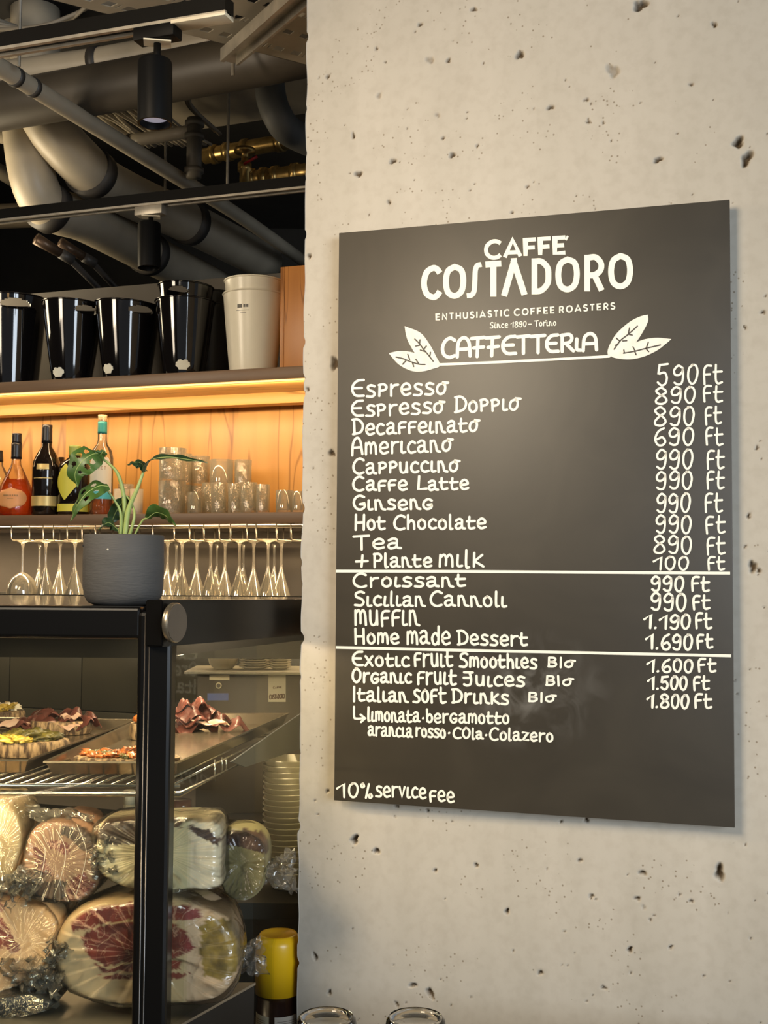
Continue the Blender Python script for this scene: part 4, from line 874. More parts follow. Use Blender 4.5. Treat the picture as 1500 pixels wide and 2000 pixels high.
# perforated cable tray
def tray(name, q, nu, nv, label):
    """q = four corners; slots are cut through"""
    bm = BM(); q = [Vector(p) for p in q]; rx_, ry_ = 12, 8
    def P(u, v): return q[0].lerp(q[1], u).lerp(q[3].lerp(q[2], u), v)
    U, V = nu * rx_, nv * ry_; g, g2 = ([[bm.verts.new(P(i / U, j / V) + Vector((0, 0, dz))) for j in range(V + 1)] for i in range(U + 1)] for dz in (0, .002))
    def solid(i, j):
        if not (0 <= i < U and 0 <= j < V): return False
        odd = (j // ry_) % 2; a, c_ = (i + 6 * odd) % rx_, j % ry_
        return not ((c_ in (3, 4) and 2 <= a <= 7) or (c_ in (3, 4) and a == 10 and (i // rx_) % 2))
    for i in range(U):
        for j in range(V):
            if not solid(i, j): continue
            bm.faces.new((g[i][j], g[i][j + 1], g[i + 1][j + 1], g[i + 1][j])); bm.faces.new((g2[i][j], g2[i + 1][j], g2[i + 1][j + 1], g2[i][j + 1]))
            for di, dj, p_, q_ in ((-1, 0, (i, j), (i, j + 1)), (1, 0, (i + 1, j + 1), (i + 1, j)), (0, -1, (i + 1, j), (i, j)), (0, 1, (i, j + 1), (i + 1, j + 1))):
                if not solid(i + di, j + dj): bm.faces.new((g[p_[0]][p_[1]], g2[p_[0]][p_[1]], g2[q_[0]][q_[1]], g[q_[0]][q_[1]]))
    bmesh.ops.delete(bm, geom=[v for v in bm.verts if not v.link_faces], context='VERTS')
    t = thing(name, q[0], label, 'cable tray', 'perforated cable trays'); obj('tray_base', bm, mat('tray_galvanised', (.38, .33, .245), .5, metal=.05, var=.15, scale=8), t)
    for a, c_ in ((0, 1), (3, 2)):
        b = BM(); d = (q[c_] - q[a]); sd = Vector((0, 0, .04)); nrm = d.cross(sd).normalized() * .002
        prism(b, [q[a], q[a] + sd, q[a] + sd + nrm, q[a] + nrm], d); obj('side_rail', b, STEEL, t)
tray('cable_tray', [pz(40, -16, 1.22), pz(650, 140, 1.22), pz(760, 20, 1.22), pz(330, -130, 1.22)], 16, 4, 'perforated steel cable tray crossing the top of the ceiling')
# light tracks and spotlights
def trackrun(pts, h, label):
    a, c_ = pts; d = (c_ - a).normalized(); t = thing('light_track', a, label, 'light track', 'black light tracks')
    sd = d.cross(Vector((0, 0, 1))).normalized(); w_ = .034
    def bar(s0, s1, z0_, z1_, m, nm):
        b = BM(); prism(b, [a + sd * s0 + Vector((0, 0, z0_)), a + sd * s1 + Vector((0, 0, z0_)), a + sd * s1 + Vector((0, 0, z1_)), a + sd * s0 + Vector((0, 0, z1_))], c_ - a); obj(nm, b, m, t)
    bar(-w_ / 2, w_ / 2, .006, .034, TRK, 'rail'); bar(-w_ / 2, -w_ / 2 + .008, 0, .006, STEEL, 'lip'); bar(w_ / 2 - .008, w_ / 2, 0, .006, STEEL, 'lip')
    return t, d
tz = 1.0
p0_, p1_ = pz(310, 54, tz), pz(310, 54, tz)
dd = U2.copy()
e1 = pz(448, 33, tz); e0 = e1 - dd * 3.0
tk, _ = trackrun((e0, e1), tz, 'front black light track ending in a pale feed cap near the top of the picture')
b = BM(); sd = dd.cross(Vector((0, 0, 1))).normalized(); c_ = e1 - dd * .055 + Vector((0, 0, .0)); box(b, c_, (.11, .035, .007), rz=-A2, bev=.001); obj('feed_cap', b, mat('cream_cap', (.75, .66, .48), .35), tk)
m1 = pz(590, 372, tz); e3 = m1 + dd * .2; e2 = m1 - dd * 3.0
trackrun((e2, e3), tz, 'rear black light track crossing in front of the fat pipes')
def spot(base, length, r, label, stem, lens):
    t = thing('track_spotlight', base, label, 'spotlight', 'black track spotlights')
    b = BM(); box(b, base + Vector((0, 0, -.010)), (.085, .034, .028), rz=-A2, bev=.003); obj('adapter', b, TRK if lens else STEEL, t)
    b = BM(); tube(b, [base + Vector((0, 0, -.02)), base + Vector((0, 0, -stem - .02))], .007, 12); obj('stem', b, TRK, t)
    b = BM(); box(b, base + Vector((0, 0, -.027)), (.050, .030, .003), rz=-A2 + .5); obj('mount_plate', b, mat('cream_cap', (.75, .66, .48), .35), t)
    top = base + Vector((-.004, 0, -stem)); ax = Vector((.02, -.03, -1)).normalized()
    b = BM(); lathe(b, [(0, 0), (r * .96, 0), (r, .004), (r, length), (r - .004, length), (r - .006, length - .016), (0, length - .016)], top, 40, ax); bmesh.ops.recalc_face_normals(b, faces=b.faces); h = obj('housing', b, mat('spot_black', (.004, .004, .004), .45, var=0, spec=.15), t)
    b = BM(); lathe(b, [(0, length - .0150), (r - .007, length - .0150), (r - .007, length - .012), (r * .7, length - .0115), (0, length - .009)], top, 40, ax)
    bmesh.ops.recalc_face_normals(b, faces=b.faces); obj('lens', b, mat('lens_face', (.62, .58, .66), .25, var=.1, emit=(.8, .75, .9), estr=.25) if lens else BAND, t)
spot(pz(308, 56, tz) + Vector((0, 0, .0)), .118, .0315, 'black cylinder spotlight with a lilac lens hanging from the front track', .062, True)
spot(pz(295, 405, tz) + Vector((0, 0, .0)), .125, .031, 'black cylinder spotlight hanging from the rear track above the buckets', .045, False)
# ---------------------------------------------------------------- display case
CB = mat('case_black', (.005, .0045, .004), .28, var=0, spec=.2); CGL = thin('case_glass', (.93, .94, .90), .006, .0, haze=.004, hcol=(.8, .8, .7))
YC_ = 1.80; TS = .375; US = Vector((TS, 1, 0)).normalized(); NSd = Vector((US.y, -US.x, 0))   # side direction, outward normal
AF = math.radians(3.0); UF = Vector((math.cos(AF), -math.sin(AF), 0))
zT = W(150, 1184, YC_).z; zB = W(150, 1248, YC_).z
cR = W(335, 1300, YC_); cR.z = 0; cL = W(268, 1300, YC_); cL.z = 0
case = thing('display_case', (cR.x, cR.y, 0), 'tall black framed glass display case holding trays of sandwiches and wrapped hams', 'display case')
def cbox(name, c, s, m, rz=0, bev=0, parent=case):
    b = BM(); box(b, c, s, rz=rz, bev=bev); return obj(name, b, m, parent)
pc_ = (cR + cL) / 2 + Vector((0, .022, 0)); pw_ = (cR - cL).length
b = BM(); box(b, (pc_.x, pc_.y, .72), (pw_, .05, 1.44), bev=.006); obj('corner_post', b, CB, case, 15)
for dx in (.012, .0185):                       # beads added in place of the post's two highlight lines
    b = BM(); tube(b, [Vector((cL.x + dx, pc_.y - .0255, .05)), Vector((cL.x + dx, pc_.y - .0255, zT - .012))], .0013, 6); obj('post_highlight', b, mat('highlight_bead', (.16, .15, .14), .35, metal=.9), case)
fl = cL - UF * 1.6
def plan(name, pts, z0_, z1_, m, bev=0, parent=case):
    b = BM(); prism(b, [(p.x, p.y, z0_) for p in pts], (0, 0, z1_ - z0_))
    if bev: bmesh.ops.bevel(b, geom=list(b.edges), offset=bev, segments=3, affect='EDGES', profile=.5)
    return obj(name, b, m, parent, 15)
BK = .88                                           # depth of the case
rR = cR + US * (BK / US.y)
plan('front_header', [fl, cL + Vector((.005, 0, 0)), cL + Vector((.005, .04, 0)), fl + Vector((0, .04, 0))], zB, zT, CB, .006)
def SP(px, py, off=0): return onp(px, py, cR, NSd, off)
hs = [SP(318, 1172), SP(640, 1170), SP(640, 1236), SP(345, 1261), SP(318, 1264)]
b = BM(); prism(b, hs, -NSd * .03); bmesh.ops.bevel(b, geom=list(b.edges), offset=.002, segments=2, affect='EDGES'); obj('side_header', b, CB, case, 15)
plan('rear_header', [Vector((fl.x, rR.y, 0)), rR - Vector((.03, 0, 0)), rR + Vector((-.03, .02, 0)), Vector((fl.x, rR.y + .02, 0))], W(400, 1286, rR.y).z, zT, mat('case_rear_grey', (.005, .005, .004), .6, spec=.15))
CBG = mat('case_top_gloss', (.006, .005, .005), .06, var=0, spec=.9); plan('top_panel', [fl + Vector((0, .03, 0)), cL + Vector((.02, .03, 0)), rR - Vector((.03, .0, 0)), Vector((fl.x, rR.y, 0))], zT - .012, zT - .001, CBG)
# knob on the side
kp = SP(328, 1216); kd = NSd
b = BM(); lathe(b, [(0, 0), (.012, 0), (.012, .006), (.0285, .0065), (.0295, .008), (.0295, .014), (.0285, .0155), (0, .0155)], kp, 40, kd); bmesh.ops.recalc_face_normals(b, faces=b.faces); kn = obj('knob', b, mat('brushed_bronze', (.50, .43, .32), .3, metal=.9, var=.1, stretch=(1, 1, 30)), case)
b = BM(); lathe(b, [(0, .0155), (.0278, .0155), (.0278, .0165), (0, .0168)], kp, 40, kd); bmesh.ops.recalc_face_normals(b, faces=b.faces); obj('knob_face', b, mat('brushed_face', (.15, .12, .09), .4, metal=.5, var=.12, scale=40, stretch=(1, 1, .05)), kn)
# glass
plan('front_glass', [fl + Vector((0, .012, 0)), cL + Vector((.01, .012, 0)), cL + Vector((.01, .0165, 0)), fl + Vector((0, .0165, 0))], .45, zB + .004, CGL)
b = BM(); g0_ = cR + US * .03 - NSd * .012; g1_ = rR - NSd * .012; prism(b, [(g0_.x, g0_.y, .45), (g1_.x, g1_.y, .45), (g1_.x, g1_.y, zT - .075), (g0_.x, g0_.y, zT - .075)], -NSd * .004); obj('side_glass', b, CGL, case)
# base, meat deck and rear ledge
zD = .82; yD = 2.035
dR0 = W(332, 2000, 1.815); dR1 = W(497, 1900, yD)
BASEM = mat('case_base', (.012, .011, .010), .5, var=.1)
plan('base', [Vector((fl.x, 1.845, 0)), Vector((dR0.x, 1.845, 0)), Vector((dR1.x, yD, 0)), Vector((fl.x, yD, 0))], 0, zD - .004, BASEM)
plan('deck', [Vector((fl.x, 1.83, 0)), Vector((dR0.x + .002, 1.83, 0)), Vector((dR1.x + .002, yD, 0)), Vector((fl.x, yD, 0))], zD - .004, zD, mat('deck_steel', (.42, .38, .31), .3, metal=.8, var=.2, scale=6))
plan('well_floor', [Vector((fl.x, yD + .005, 0)), Vector((dR1.x - .005, yD + .005, 0)), rR - Vector((.035, .01, 0)), Vector((fl.x, rR.y - .01, 0))], .52, .535, BASEM)
zG = .87; yG = 2.33
plan('rear_ledge', [Vector((fl.x, yG, 0)), Vector((-.16, yG, 0)), rR - Vector((.045, .012, 0)), Vector((fl.x, rR.y - .012, 0))], zG - .03, zG, BASEM)
# wire shelf carrying the trays
CHR = mat('chrome_wire', (.62, .58, .50), .22, metal=.95, var=.05); zW = 1.168
yf = 1.885
def ws(px, y): p = W(px, 1500, y); return Vector((p.x, y, zW))
fr0, fr1 = Vector((fl.x, yf, zW)), Vector((W(352, 1530, yf).x, yf, zW)); bk1 = Vector((W(578, 1400, 2.56).x, 2.56, zW)); bk0 = Vector((fl.x, 2.56, zW))
b = BM(); tube(b, [fr0 - Vector((0, 0, .012)), fr1 - Vector((0, 0, .012)), bk1 - Vector((0, 0, .012)), bk0 - Vector((0, 0, .012))], .0045, 10); obj('shelf_frame', b, CHR, case)
b = BM(); tube(b, [fr0 + Vector((0, 0, .0)), fr1 + Vector((0, 0, .0))], .003, 8); obj('shelf_rail', b, CHR, case)
x = fr1.x - .012; k = 0
while x > -.72:
    t_ = (x - fr1.x); b = BM(); tube(b, [Vector((x, yf - .002, zW + .0018)), Vector((x + (bk1.x - fr1.x) * 0.9, 2.56, zW + .0018))], .0018, 6); obj('shelf_wire', b, CHR, case); x -= .0235
# shelf side plate
pl0, pl1 = SP(470, 1480, -.035), SP(640, 1395, -.035)
b = BM(); q = [W(452, 1488, 2.10), W(590, 1392, 2.56), W(590, 1462, 2.56), W(480, 1498, 2.18)]; prism(b, q, (-.003, 0, 0)); obj('shelf_bracket', b, mat('blue_grey_steel', (.045, .05, .056), .45), case)
for px_, py_, yy in ((420, 1484, 2.05), (434, 1480, 2.08), (442, 1480, 2.1)):
    p = W(px_, py_, yy); b = BM(); tube(b, [p, p + Vector((0, 0, -.022 if px_ != 420 else -.036))], .0016, 6); obj('hook', b, CHR, case)
# case lamp and two added fill lights
lp = thing('case_lamp', (-.75, YC_ + .06, zT - .03), 'slim lamp bar under the front header inside the display case', 'lamp') if False else None
lamp('case_light', 'AREA', (-.70, YC_ + .15, zT - .02), (-.62, YC_ + .35, 1.0), 5.0, (1, .76, .46), .7, .03)
lamp('case_fill_lower', 'AREA', (-.62, YC_ + .065, 1.150), (-.48, YC_ + .13, .9), 1.3, (1, .76, .46), .55, .012)  # unseen fill added under the wire shelf to brighten the hams
lamp('case_fill_rear', 'AREA', (-.42, 2.40, zT - .03), (-.25, 2.42, 1.0), 7.0, (1, .78, .50), .6, .03)  # unseen fill added to brighten the cups and the yellow cap

# ---------------------------------------------------------------- trays
TRM = mat('tray_steel', (.26, .21, .15), .2, metal=.85, var=.25, scale=5)
def foodtray(name, q, label, m=TRM):
    """q: floor corners front-left, front-right, rear-right, rear-left"""
    z = zW + .0042; hgt = .022; c = sum(q, Vector()) / 4; t = thing(name, (c.x, c.y, z), label, 'tray', 'steel food trays'); b = BM()
    def rg(dx, zz): return [b.verts.new(((p.x - c.x) * (1 + dx / .25) + c.x, (p.y - c.y) * (1 + dx / .35) + c.y, z + zz)) for p in q]
    L_ = [rg(-.012, .001), rg(0, hgt), rg(.007, hgt + .001), rg(.008, hgt - .002), rg(.002, hgt - .003), rg(-.010, 0)]
    b.faces.new(L_[0]); b.faces.new(L_[-1][::-1])
    for a_, c_ in zip(L_, L_[1:]):
        for i in range(4): b.faces.new((a_[i], a_[(i + 1) % 4], c_[(i + 1) % 4], c_[i]))
    bmesh.ops.recalc_face_normals(b, faces=b.faces); obj('tray_pan', b, m, t, 30); return t
def wf(px, py): p = WZ(px, py, zW + .024); return Vector((p.x, p.y, 0))
foodtray('food_tray', [wf(-330, 1484), wf(52, 1486), wf(262, 1408), wf(-20, 1404)], 'steel food tray on the left of the shelf, carrying topped bread slices')
foodtray('food_tray', [wf(92, 1489), wf(346, 1490), wf(560, 1396), wf(300, 1396)], 'steel food tray on the right of the shelf, carrying tomato bread and sliced ham')

# ---------------------------------------------------------------- open sandwiches
def crustmat():
    m, t, N, L, b = nt('bread_crust'); b.inputs['Roughness'].default_value = .8
    tc = N.new('ShaderNodeTexCoord'); mp = N.new('ShaderNodeMapping'); mp.inputs['Scale'].default_value = (1, 1, .25); L.new(tc.outputs['Object'], mp.inputs[0])
    n = N.new('ShaderNodeTexNoise'); n.inputs['Scale'].default_value = 130; n.inputs['Detail'].default_value = 4; L.new(mp.outputs[0], n.inputs[0])
    cr = N.new('ShaderNodeValToRGB'); L.new(n.outputs[0], cr.inputs[0]); e = cr.color_ramp.elements; e[0].position = .40; e[0].color = (.06, .035, .02, 1); e[1].position = .6; e[1].color = (.38, .26, .14, 1)
    L.new(cr.outputs[0], b.inputs['Base Color']); bp = N.new('ShaderNodeBump'); bp.inputs['Strength'].default_value = .6; bp.inputs['Distance'].default_value = .003; L.new(n.outputs[0], bp.inputs['Height']); L.new(bp.outputs[0], b.inputs['Normal']); return m
CRU = crustmat()
HAM = mat('cured_ham', (.16, .055, .042), .32, var=.45, scale=28, sub=.1, stretch=(1, 2.5, 2)); FAT = mat('ham_fat', (.74, .52, .40), .35, var=.12, scale=25, sub=.1)
ARTI = mat('grilled_green', (.10, .085, .018), .4, var=.6, scale=30); YELB = mat('yellow_topping', (.52, .36, .06), .3, var=.5, scale=35); TOM = mat('tomato_topping', (.34, .10, .02), .35, var=.6, scale=40)
zt0 = zW + .0062
def slab(bm, c, rx, ry, h, rz=0, seed=0, n=40):
    prof = [(0, 0), (.95, 0), (1, .25), (1, .8), (.96, 1), (0, 1)]
    rings = []; ca, sa = math.cos(rz), math.sin(rz)
    for r, z in prof:
        if r == 0: rings.append([bm.verts.new(Vector(c) + Vector((0, 0, z * h)))]); continue
        rg = []
        for i in range(n):
            a = 2 * pi * i / n; k = r * (1 + .05 * noise.noise(Vector((math.cos(a) * 2, math.sin(a) * 2, seed))) + .012 * math.sin(a * 17))
            x, y = rx * k * math.cos(a), ry * k * math.sin(a); rg.append(bm.verts.new(Vector(c) + Vector((x * ca - y * sa, x * sa + y * ca, z * h))))
        rings.append(rg)
    for a, b_ in zip(rings, rings[1:]):
        for i in range(n):
            j = (i + 1) % n
            if len(a) == 1: bm.faces.new((a[0], b_[j], b_[i]))
            elif len(b_) == 1: bm.faces.new((a[i], a[j], b_[0]))
            else: bm.faces.new((a[i], a[j], b_[j], b_[i]))
    bmesh.ops.recalc_face_normals(bm, faces=bm.faces); return bm
def fold(bm, c, rx, ry, rz=0, seed=0, amp=.012, waves=2.5, tilt=0, th=.0022, rag=.25):
    """a thin folded slice lying in ruffles, solid"""
    n, m = 26, 18; g = []; ca, sa = math.cos(rz), math.sin(rz)
    for i in range(n + 1):
        row = []
        for j in range(m + 1):
            u, v = i / n * 2 - 1, j / m * 2 - 1; s = math.sqrt(max(0, 1 - .5 * u * u)); tt = math.sqrt(max(0, 1 - .5 * v * v)); u2, v2 = u * tt, v * s
            k = 1 + rag * noise.noise(Vector((u2 * 1.6, v2 * 1.6, seed * 3.1)))
            z = amp * (.8 * math.sin(waves * (u2 * 2 + .8 * v2) + seed) + .9 * noise.noise(Vector((u2 * 2.2, v2 * 3, seed)))) + tilt * u2 * rx - (u2 * u2 + v2 * v2) * amp * .9
            x, y = u2 * rx * k, v2 * ry * k; row.append(bm.verts.new(Vector(c) + Vector((x * ca - y * sa, x * sa + y * ca, z + amp))))
        g.append(row)
    fs = [bm.faces.new((g[i][j], g[i + 1][j], g[i + 1][j + 1], g[i][j + 1])) for i in range(n) for j in range(m)]
    bmesh.ops.solidify(bm, geom=fs, thickness=th); return bm
def at(px, py, z): return WZ(px, py, z)
def sandwich(px, py, rx, ry, rz, label, h=.026, name='open_sandwich', seed=0):
    c = at(px, py, zt0); t = thing(name, c, label, 'sandwich'); b = BM(); slab(b, c, rx, ry, h, rz, seed); obj('bread', b, CRU, t); return t, c
# ham on bread
t, c = sandwich(118, 1432, .062, .040, .15, 'dark crusted bread slice heaped with folded cured ham on the left tray', seed=1)
for k, (dx, dy, rx, ry, rz, z_, tl) in enumerate(((-.075, .004, .055, .030, .2, .012, .03), (-.035, .0, .062, .034, .3, .016, .05), (.02, -.008, .045, .026, -.1, .020, 0), (-.01, .01, .055, .030, .2, .030, 0), (.045, .004, .034, .022, .1, .026, -.15), (-.06, -.012, .04, .02, .5, .014, .1))):
    b = BM(); fold(b, c + Vector((dx, dy, z_)), rx, ry, rz, k + 1, .011, 3.0, tl); obj('ham_slice', b, HAM, t, 60)
for k, (dx, dy, rx, ry, rz, z_) in enumerate(((-.075, -.022, .045, .006, .35, .019), (.005, -.034, .045, .007, -.15, .017), (.028, -.028, .02, .004, 0.2, .034))):
    b = BM(); fold(b, c + Vector((dx, dy, z_)), rx, ry, rz, k + 9, .006, 2, 0); obj('fat_rim', b, FAT, t, 60)
# green and yellow vegetables on bread
def topping(t, c, n, rx, ry, z, size, m1, m2, nm1, nm2, seed, every=3):
    rq = random.Random(seed)
    for k in range(n):
        a = k * 2.4; r_ = math.sqrt((k + .5) / n); p = c + Vector((rx * r_ * math.cos(a), ry * r_ * math.sin(a), z + rq.uniform(0, .007) * (1.2 - r_)))
        s_ = size * rq.uniform(.7, 1.2); b = BM(); blob(b, p, (s_, s_ * .7, s_ * .34), k + seed, .9, 2.8, 3, Matrix.Rotation(rq.uniform(0, 3), 4, 'Z').to_euler() if False else __import__('mathutils').Euler((rq.uniform(-.4, .4), rq.uniform(-.4, .4), rq.uniform(0, 3)))); o = obj(nm2 if k % every == 0 else nm1, b, m2 if k % every == 0 else m1, t, 60)
t, c = sandwich(64, 1474, .062, .042, .25, 'dark crusted bread slice with grilled green and yellow vegetables, nearest on the left tray', seed=2)
topping(t, c + Vector((-.004, .008, 0)), 16, .048, .024, .030, .020, ARTI, ARTI, 'green_piece', 'green_piece', 4)
topping(t, c + Vector((-.022, -.024, 0)), 12, .034, .013, .030, .013, YELB, ARTI, 'yellow_piece', 'green_piece', 8, 4)
t, c = sandwich(2, 1412, .050, .036, 0, 'bread slice with pale yellow topping, cut by the left edge behind the ham one', seed=3)
topping(t, c, 10, .030, .02, .032, .018, YELB, CRL, 'yellow_piece', 'cheese_piece', 12, 4)
t, c = sandwich(248, 1490, .090, .038, .05, 'flat bread slice with orange tomato topping at the front of the right tray', h=.012, seed=5)
topping(t, c, 44, .076, .028, .014, .013, TOM, ARTI, 'tomato_piece', 'green_piece', 30, 6)
t, c = sandwich(285, 1442, .032, .030, 0, 'small dark bread slice standing half behind the corner post on the right tray', h=.030, seed=6)
b = BM(); blob(b, c + Vector((0, 0, .036)), (.024, .02, .012), 3, .5, 2, 2); obj('tomato_piece', b, TOM, t)
# loose ham heap on the right tray
c = at(395, 1426, zt0); t = thing('sliced_ham', c, 'heap of dark cured ham slices on the right tray, seen through the side glass', 'ham')
for k, (dx, dy, rx, ry, rz, z_, tl) in enumerate(((-.02, .0, .062, .040, .2, .004, 0), (.0, .0, .055, .034, -.1, .016, 0), (-.015, .006, .045, .03, .4, .030, 0), (-.02, .004, .034, .024, 0, .044, 0), (.062, -.006, .052, .026, -.35, .006, -.12), (-.03, -.01, .05, .02, .1, .026, 0))):
    b = BM(); fold(b, c + Vector((dx, dy, z_)), rx, ry, rz, k + 21, .012, 3, tl); obj('ham_slice', b, HAM, t, 60)
b = BM(); fold(b, c + Vector((.02, -.032, .018)), .04, .006, -.15, 31, .005, 2); obj('fat_rim', b, FAT, t, 60)

# ---------------------------------------------------------------- wrapped hams on the deck
def hammat(name, fat, lean0=(.13, .018, .015), lean1=(.30, .05, .035), rind=(.07, .04, .025), fvar=.10):
    """fat, marbled lean and dark rind (a painted glass cast on the leg ham), told apart by what the cut shows (mesh attributes)"""
    m, t, N, L, b = nt(name); b.inputs['Roughness'].default_value = .38; b.inputs['Subsurface Weight'].default_value = .08; b.inputs['Subsurface Radius'].default_value = (.006, .003, .002)
    tc = N.new('ShaderNodeTexCoord')
    def noi(s, d, dist=0):
        n = N.new('ShaderNodeTexNoise'); n.inputs['Scale'].default_value = s; n.inputs['Detail'].default_value = d; n.inputs['Distortion'].default_value = dist; L.new(tc.outputs['Object'], n.inputs[0]); return n.outputs[0]
    def ramp(f, *st):
        c = N.new('ShaderNodeValToRGB'); L.new(f, c.inputs[0]); e = c.color_ramp.elements; e[0].position, e[0].color = st[0][0], (*st[0][1], 1); e[1].position, e[1].color = st[-1][0], (*st[-1][1], 1)
        for p_, c_ in st[1:-1]: x = e.new(p_); x.color = (*c_, 1)
        return c.outputs[0]
    def mix(f, a_, b_):
        x = N.new('ShaderNodeMix'); x.data_type = 'RGBA'; L.new(f, x.inputs[0]); L.new(a_, x.inputs[6]); L.new(b_, x.inputs[7]); return x.outputs[2]
    k = (0, 0, 0); w1 = (.8, .8, .8)
    fatc = ramp(noi(9, 4), (.3, [c * (1 - fvar) for c in fat]), (.7, [min(1, c * (1 + fvar)) for c in fat]))
    lean = ramp(noi(30, 5, 1), (.3, lean0), (.7, lean1)); vein = ramp(noi(13, 4, 1.6), (.478, k), (.5, w1), (.522, k)); vein2 = ramp(noi(30, 3, 1.0), (.485, k), (.5, (.45,) * 3), (.515, k))
    pale = N.new('ShaderNodeRGB'); pale.outputs[0].default_value = (.62, .36, .25, 1); lean = mix(vein, lean, pale.outputs[0]); lean = mix(vein2, lean, pale.outputs[0])
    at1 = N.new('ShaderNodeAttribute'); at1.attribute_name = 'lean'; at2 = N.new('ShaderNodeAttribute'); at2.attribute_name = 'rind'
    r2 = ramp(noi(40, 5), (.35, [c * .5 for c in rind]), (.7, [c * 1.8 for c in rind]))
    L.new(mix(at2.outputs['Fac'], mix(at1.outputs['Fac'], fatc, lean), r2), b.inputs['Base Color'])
    bp = N.new('ShaderNodeBump'); bp.inputs['Strength'].default_value = .25; bp.inputs['Distance'].default_value = .003; L.new(noi(45, 6), bp.inputs['Height']); L.new(bp.outputs[0], b.inputs['Normal'])
    return m
def film(name, haze=.03, refl=.2, bs=22): return thin(name, (.98, .97, .95), refl, .10, haze=haze, hcol=(.95, .93, .85), bump=.5, bscale=bs)
FILM = film('vacuum_film', .02, .13); FILM2 = film('loose_film', .10, .30, 30)
def outl(pts, n=64):
    P = smooth_path([(*p, 0) for p in pts] + [(*pts[0], 0)], 8)[:-1]; m = len(P); return [P[int(i * m / n)] for i in range(n)]
def inside(x, y, poly):
    c = False; j = len(poly) - 1
    for i in range(len(poly)):
        xi, yi = poly[i]; xj, yj = poly[j]
        if (yi > y) != (yj > y) and x < (xj - xi) * (y - yi) / (yj - yi) + xi: c = not c
        j = i
    return c
def loft(bm, pts, Y, layers, seed=0, wob=.006, n=72, shift=(0, 0), lean=(), rind=(), ridge=0):
    P = [W(p.x, p.y, Y) for p in outl(pts, n)]; O2 = outl(pts, n); c = sum(P, Vector()) / n; cx = sum(p.x for p in O2) / n; cy = sum(p.y for p in O2) / n; rings = []; att = []
    def cls(x, y, d):
        wx = x + 5 * noise.noise(Vector((x * .05, y * .05, seed))) + 2.5 * noise.noise(Vector((x * .15, y * .15, seed + 3))); wy = y + 5 * noise.noise(Vector((x * .05, y * .05, seed + 9))) + 2.5 * noise.noise(Vector((x * .15, y * .15, seed + 13)))
        return (1.0 if any(inside(wx, wy, q) for q in lean) else 0.0, 1.0 if any(inside(wx, wy, q) for q in rind) else 0.0)
    for s, d in layers:
        o_ = Vector((shift[0] * d, d, shift[1] * d)); r = []
        for k_, p in enumerate(P):
            q = c + (p - c) * s + o_; k = noise.noise(q * 14 + Vector((seed, 0, 0))) * wob
            r.append(bm.verts.new(q + (p - c).normalized() * k * min(1, s * 1.2) + Vector((0, (-abs(k) * .6 if s > .2 else 0) - (ridge * (1 - min(1, abs(noise.noise(Vector((q.x * 22 + q.z * 14, q.y * 9, q.z * 18 - q.x * 12 + seed)))) * 5)) * 1.6 if ridge and d < .05 else 0), 0))))
            if lean or rind: att.append(cls(cx + (O2[k_].x - cx) * s, cy + (O2[k_].y - cy) * s, d) if d < .03 else (0.0, 0.0))
        rings.append(r)
    f0 = bm.verts.new(c + Vector((0, layers[0][1] - .0005, 0))); o_ = Vector((shift[0] * layers[-1][1], layers[-1][1] + .004, shift[1] * layers[-1][1])); f1 = bm.verts.new(c + o_)
    att += [cls(cx, cy, 0) if (lean or rind) else (0.0, 0.0), (0.0, 0.0)]
    for i in range(n): j = (i + 1) % n; bm.faces.new((f0, rings[0][i], rings[0][j])); bm.faces.new((f1, rings[-1][j], rings[-1][i]))
    for a, b_ in zip(rings, rings[1:]):
        for i in range(n): j = (i + 1) % n; bm.faces.new((a[i], b_[i], b_[j], a[j]))
    bmesh.ops.recalc_face_normals(bm, faces=bm.faces); return c, att
def BODY(d, dense=0):
    fr = [(k / dense * .90, 0) for k in range(1, dense)] if dense else [(.4, -.004), (.75, -.002)]
    return fr + [(.90, .001), (.94, .004), (.97, .009), (.99, .016), (1, .026), (1.0, d * .5), (.96, d * .8), (.78, d * .96), (.4, d)]
def meat(name, pts, Y, d, m, label, wrap=1.02, wrapm=FILM, seed=0, shift=(0, 0), lean=(), rind=()):
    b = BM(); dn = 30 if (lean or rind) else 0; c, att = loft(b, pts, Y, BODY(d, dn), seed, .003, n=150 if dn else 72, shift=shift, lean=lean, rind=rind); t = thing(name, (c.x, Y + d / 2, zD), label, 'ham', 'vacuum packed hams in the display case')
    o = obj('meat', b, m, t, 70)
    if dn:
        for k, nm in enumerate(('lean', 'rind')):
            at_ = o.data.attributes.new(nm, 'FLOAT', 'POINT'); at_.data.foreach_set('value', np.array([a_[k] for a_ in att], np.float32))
    if wrap:
        b = BM(); loft(b, pts, Y, [(s * wrap, dd - .006 if dd < .03 else dd + .004) for k, (s, dd) in enumerate(BODY(d, 14))], seed + 50, .008, 120, shift, ridge=.0022); obj('film', b, wrapm, t, 80)
    return t
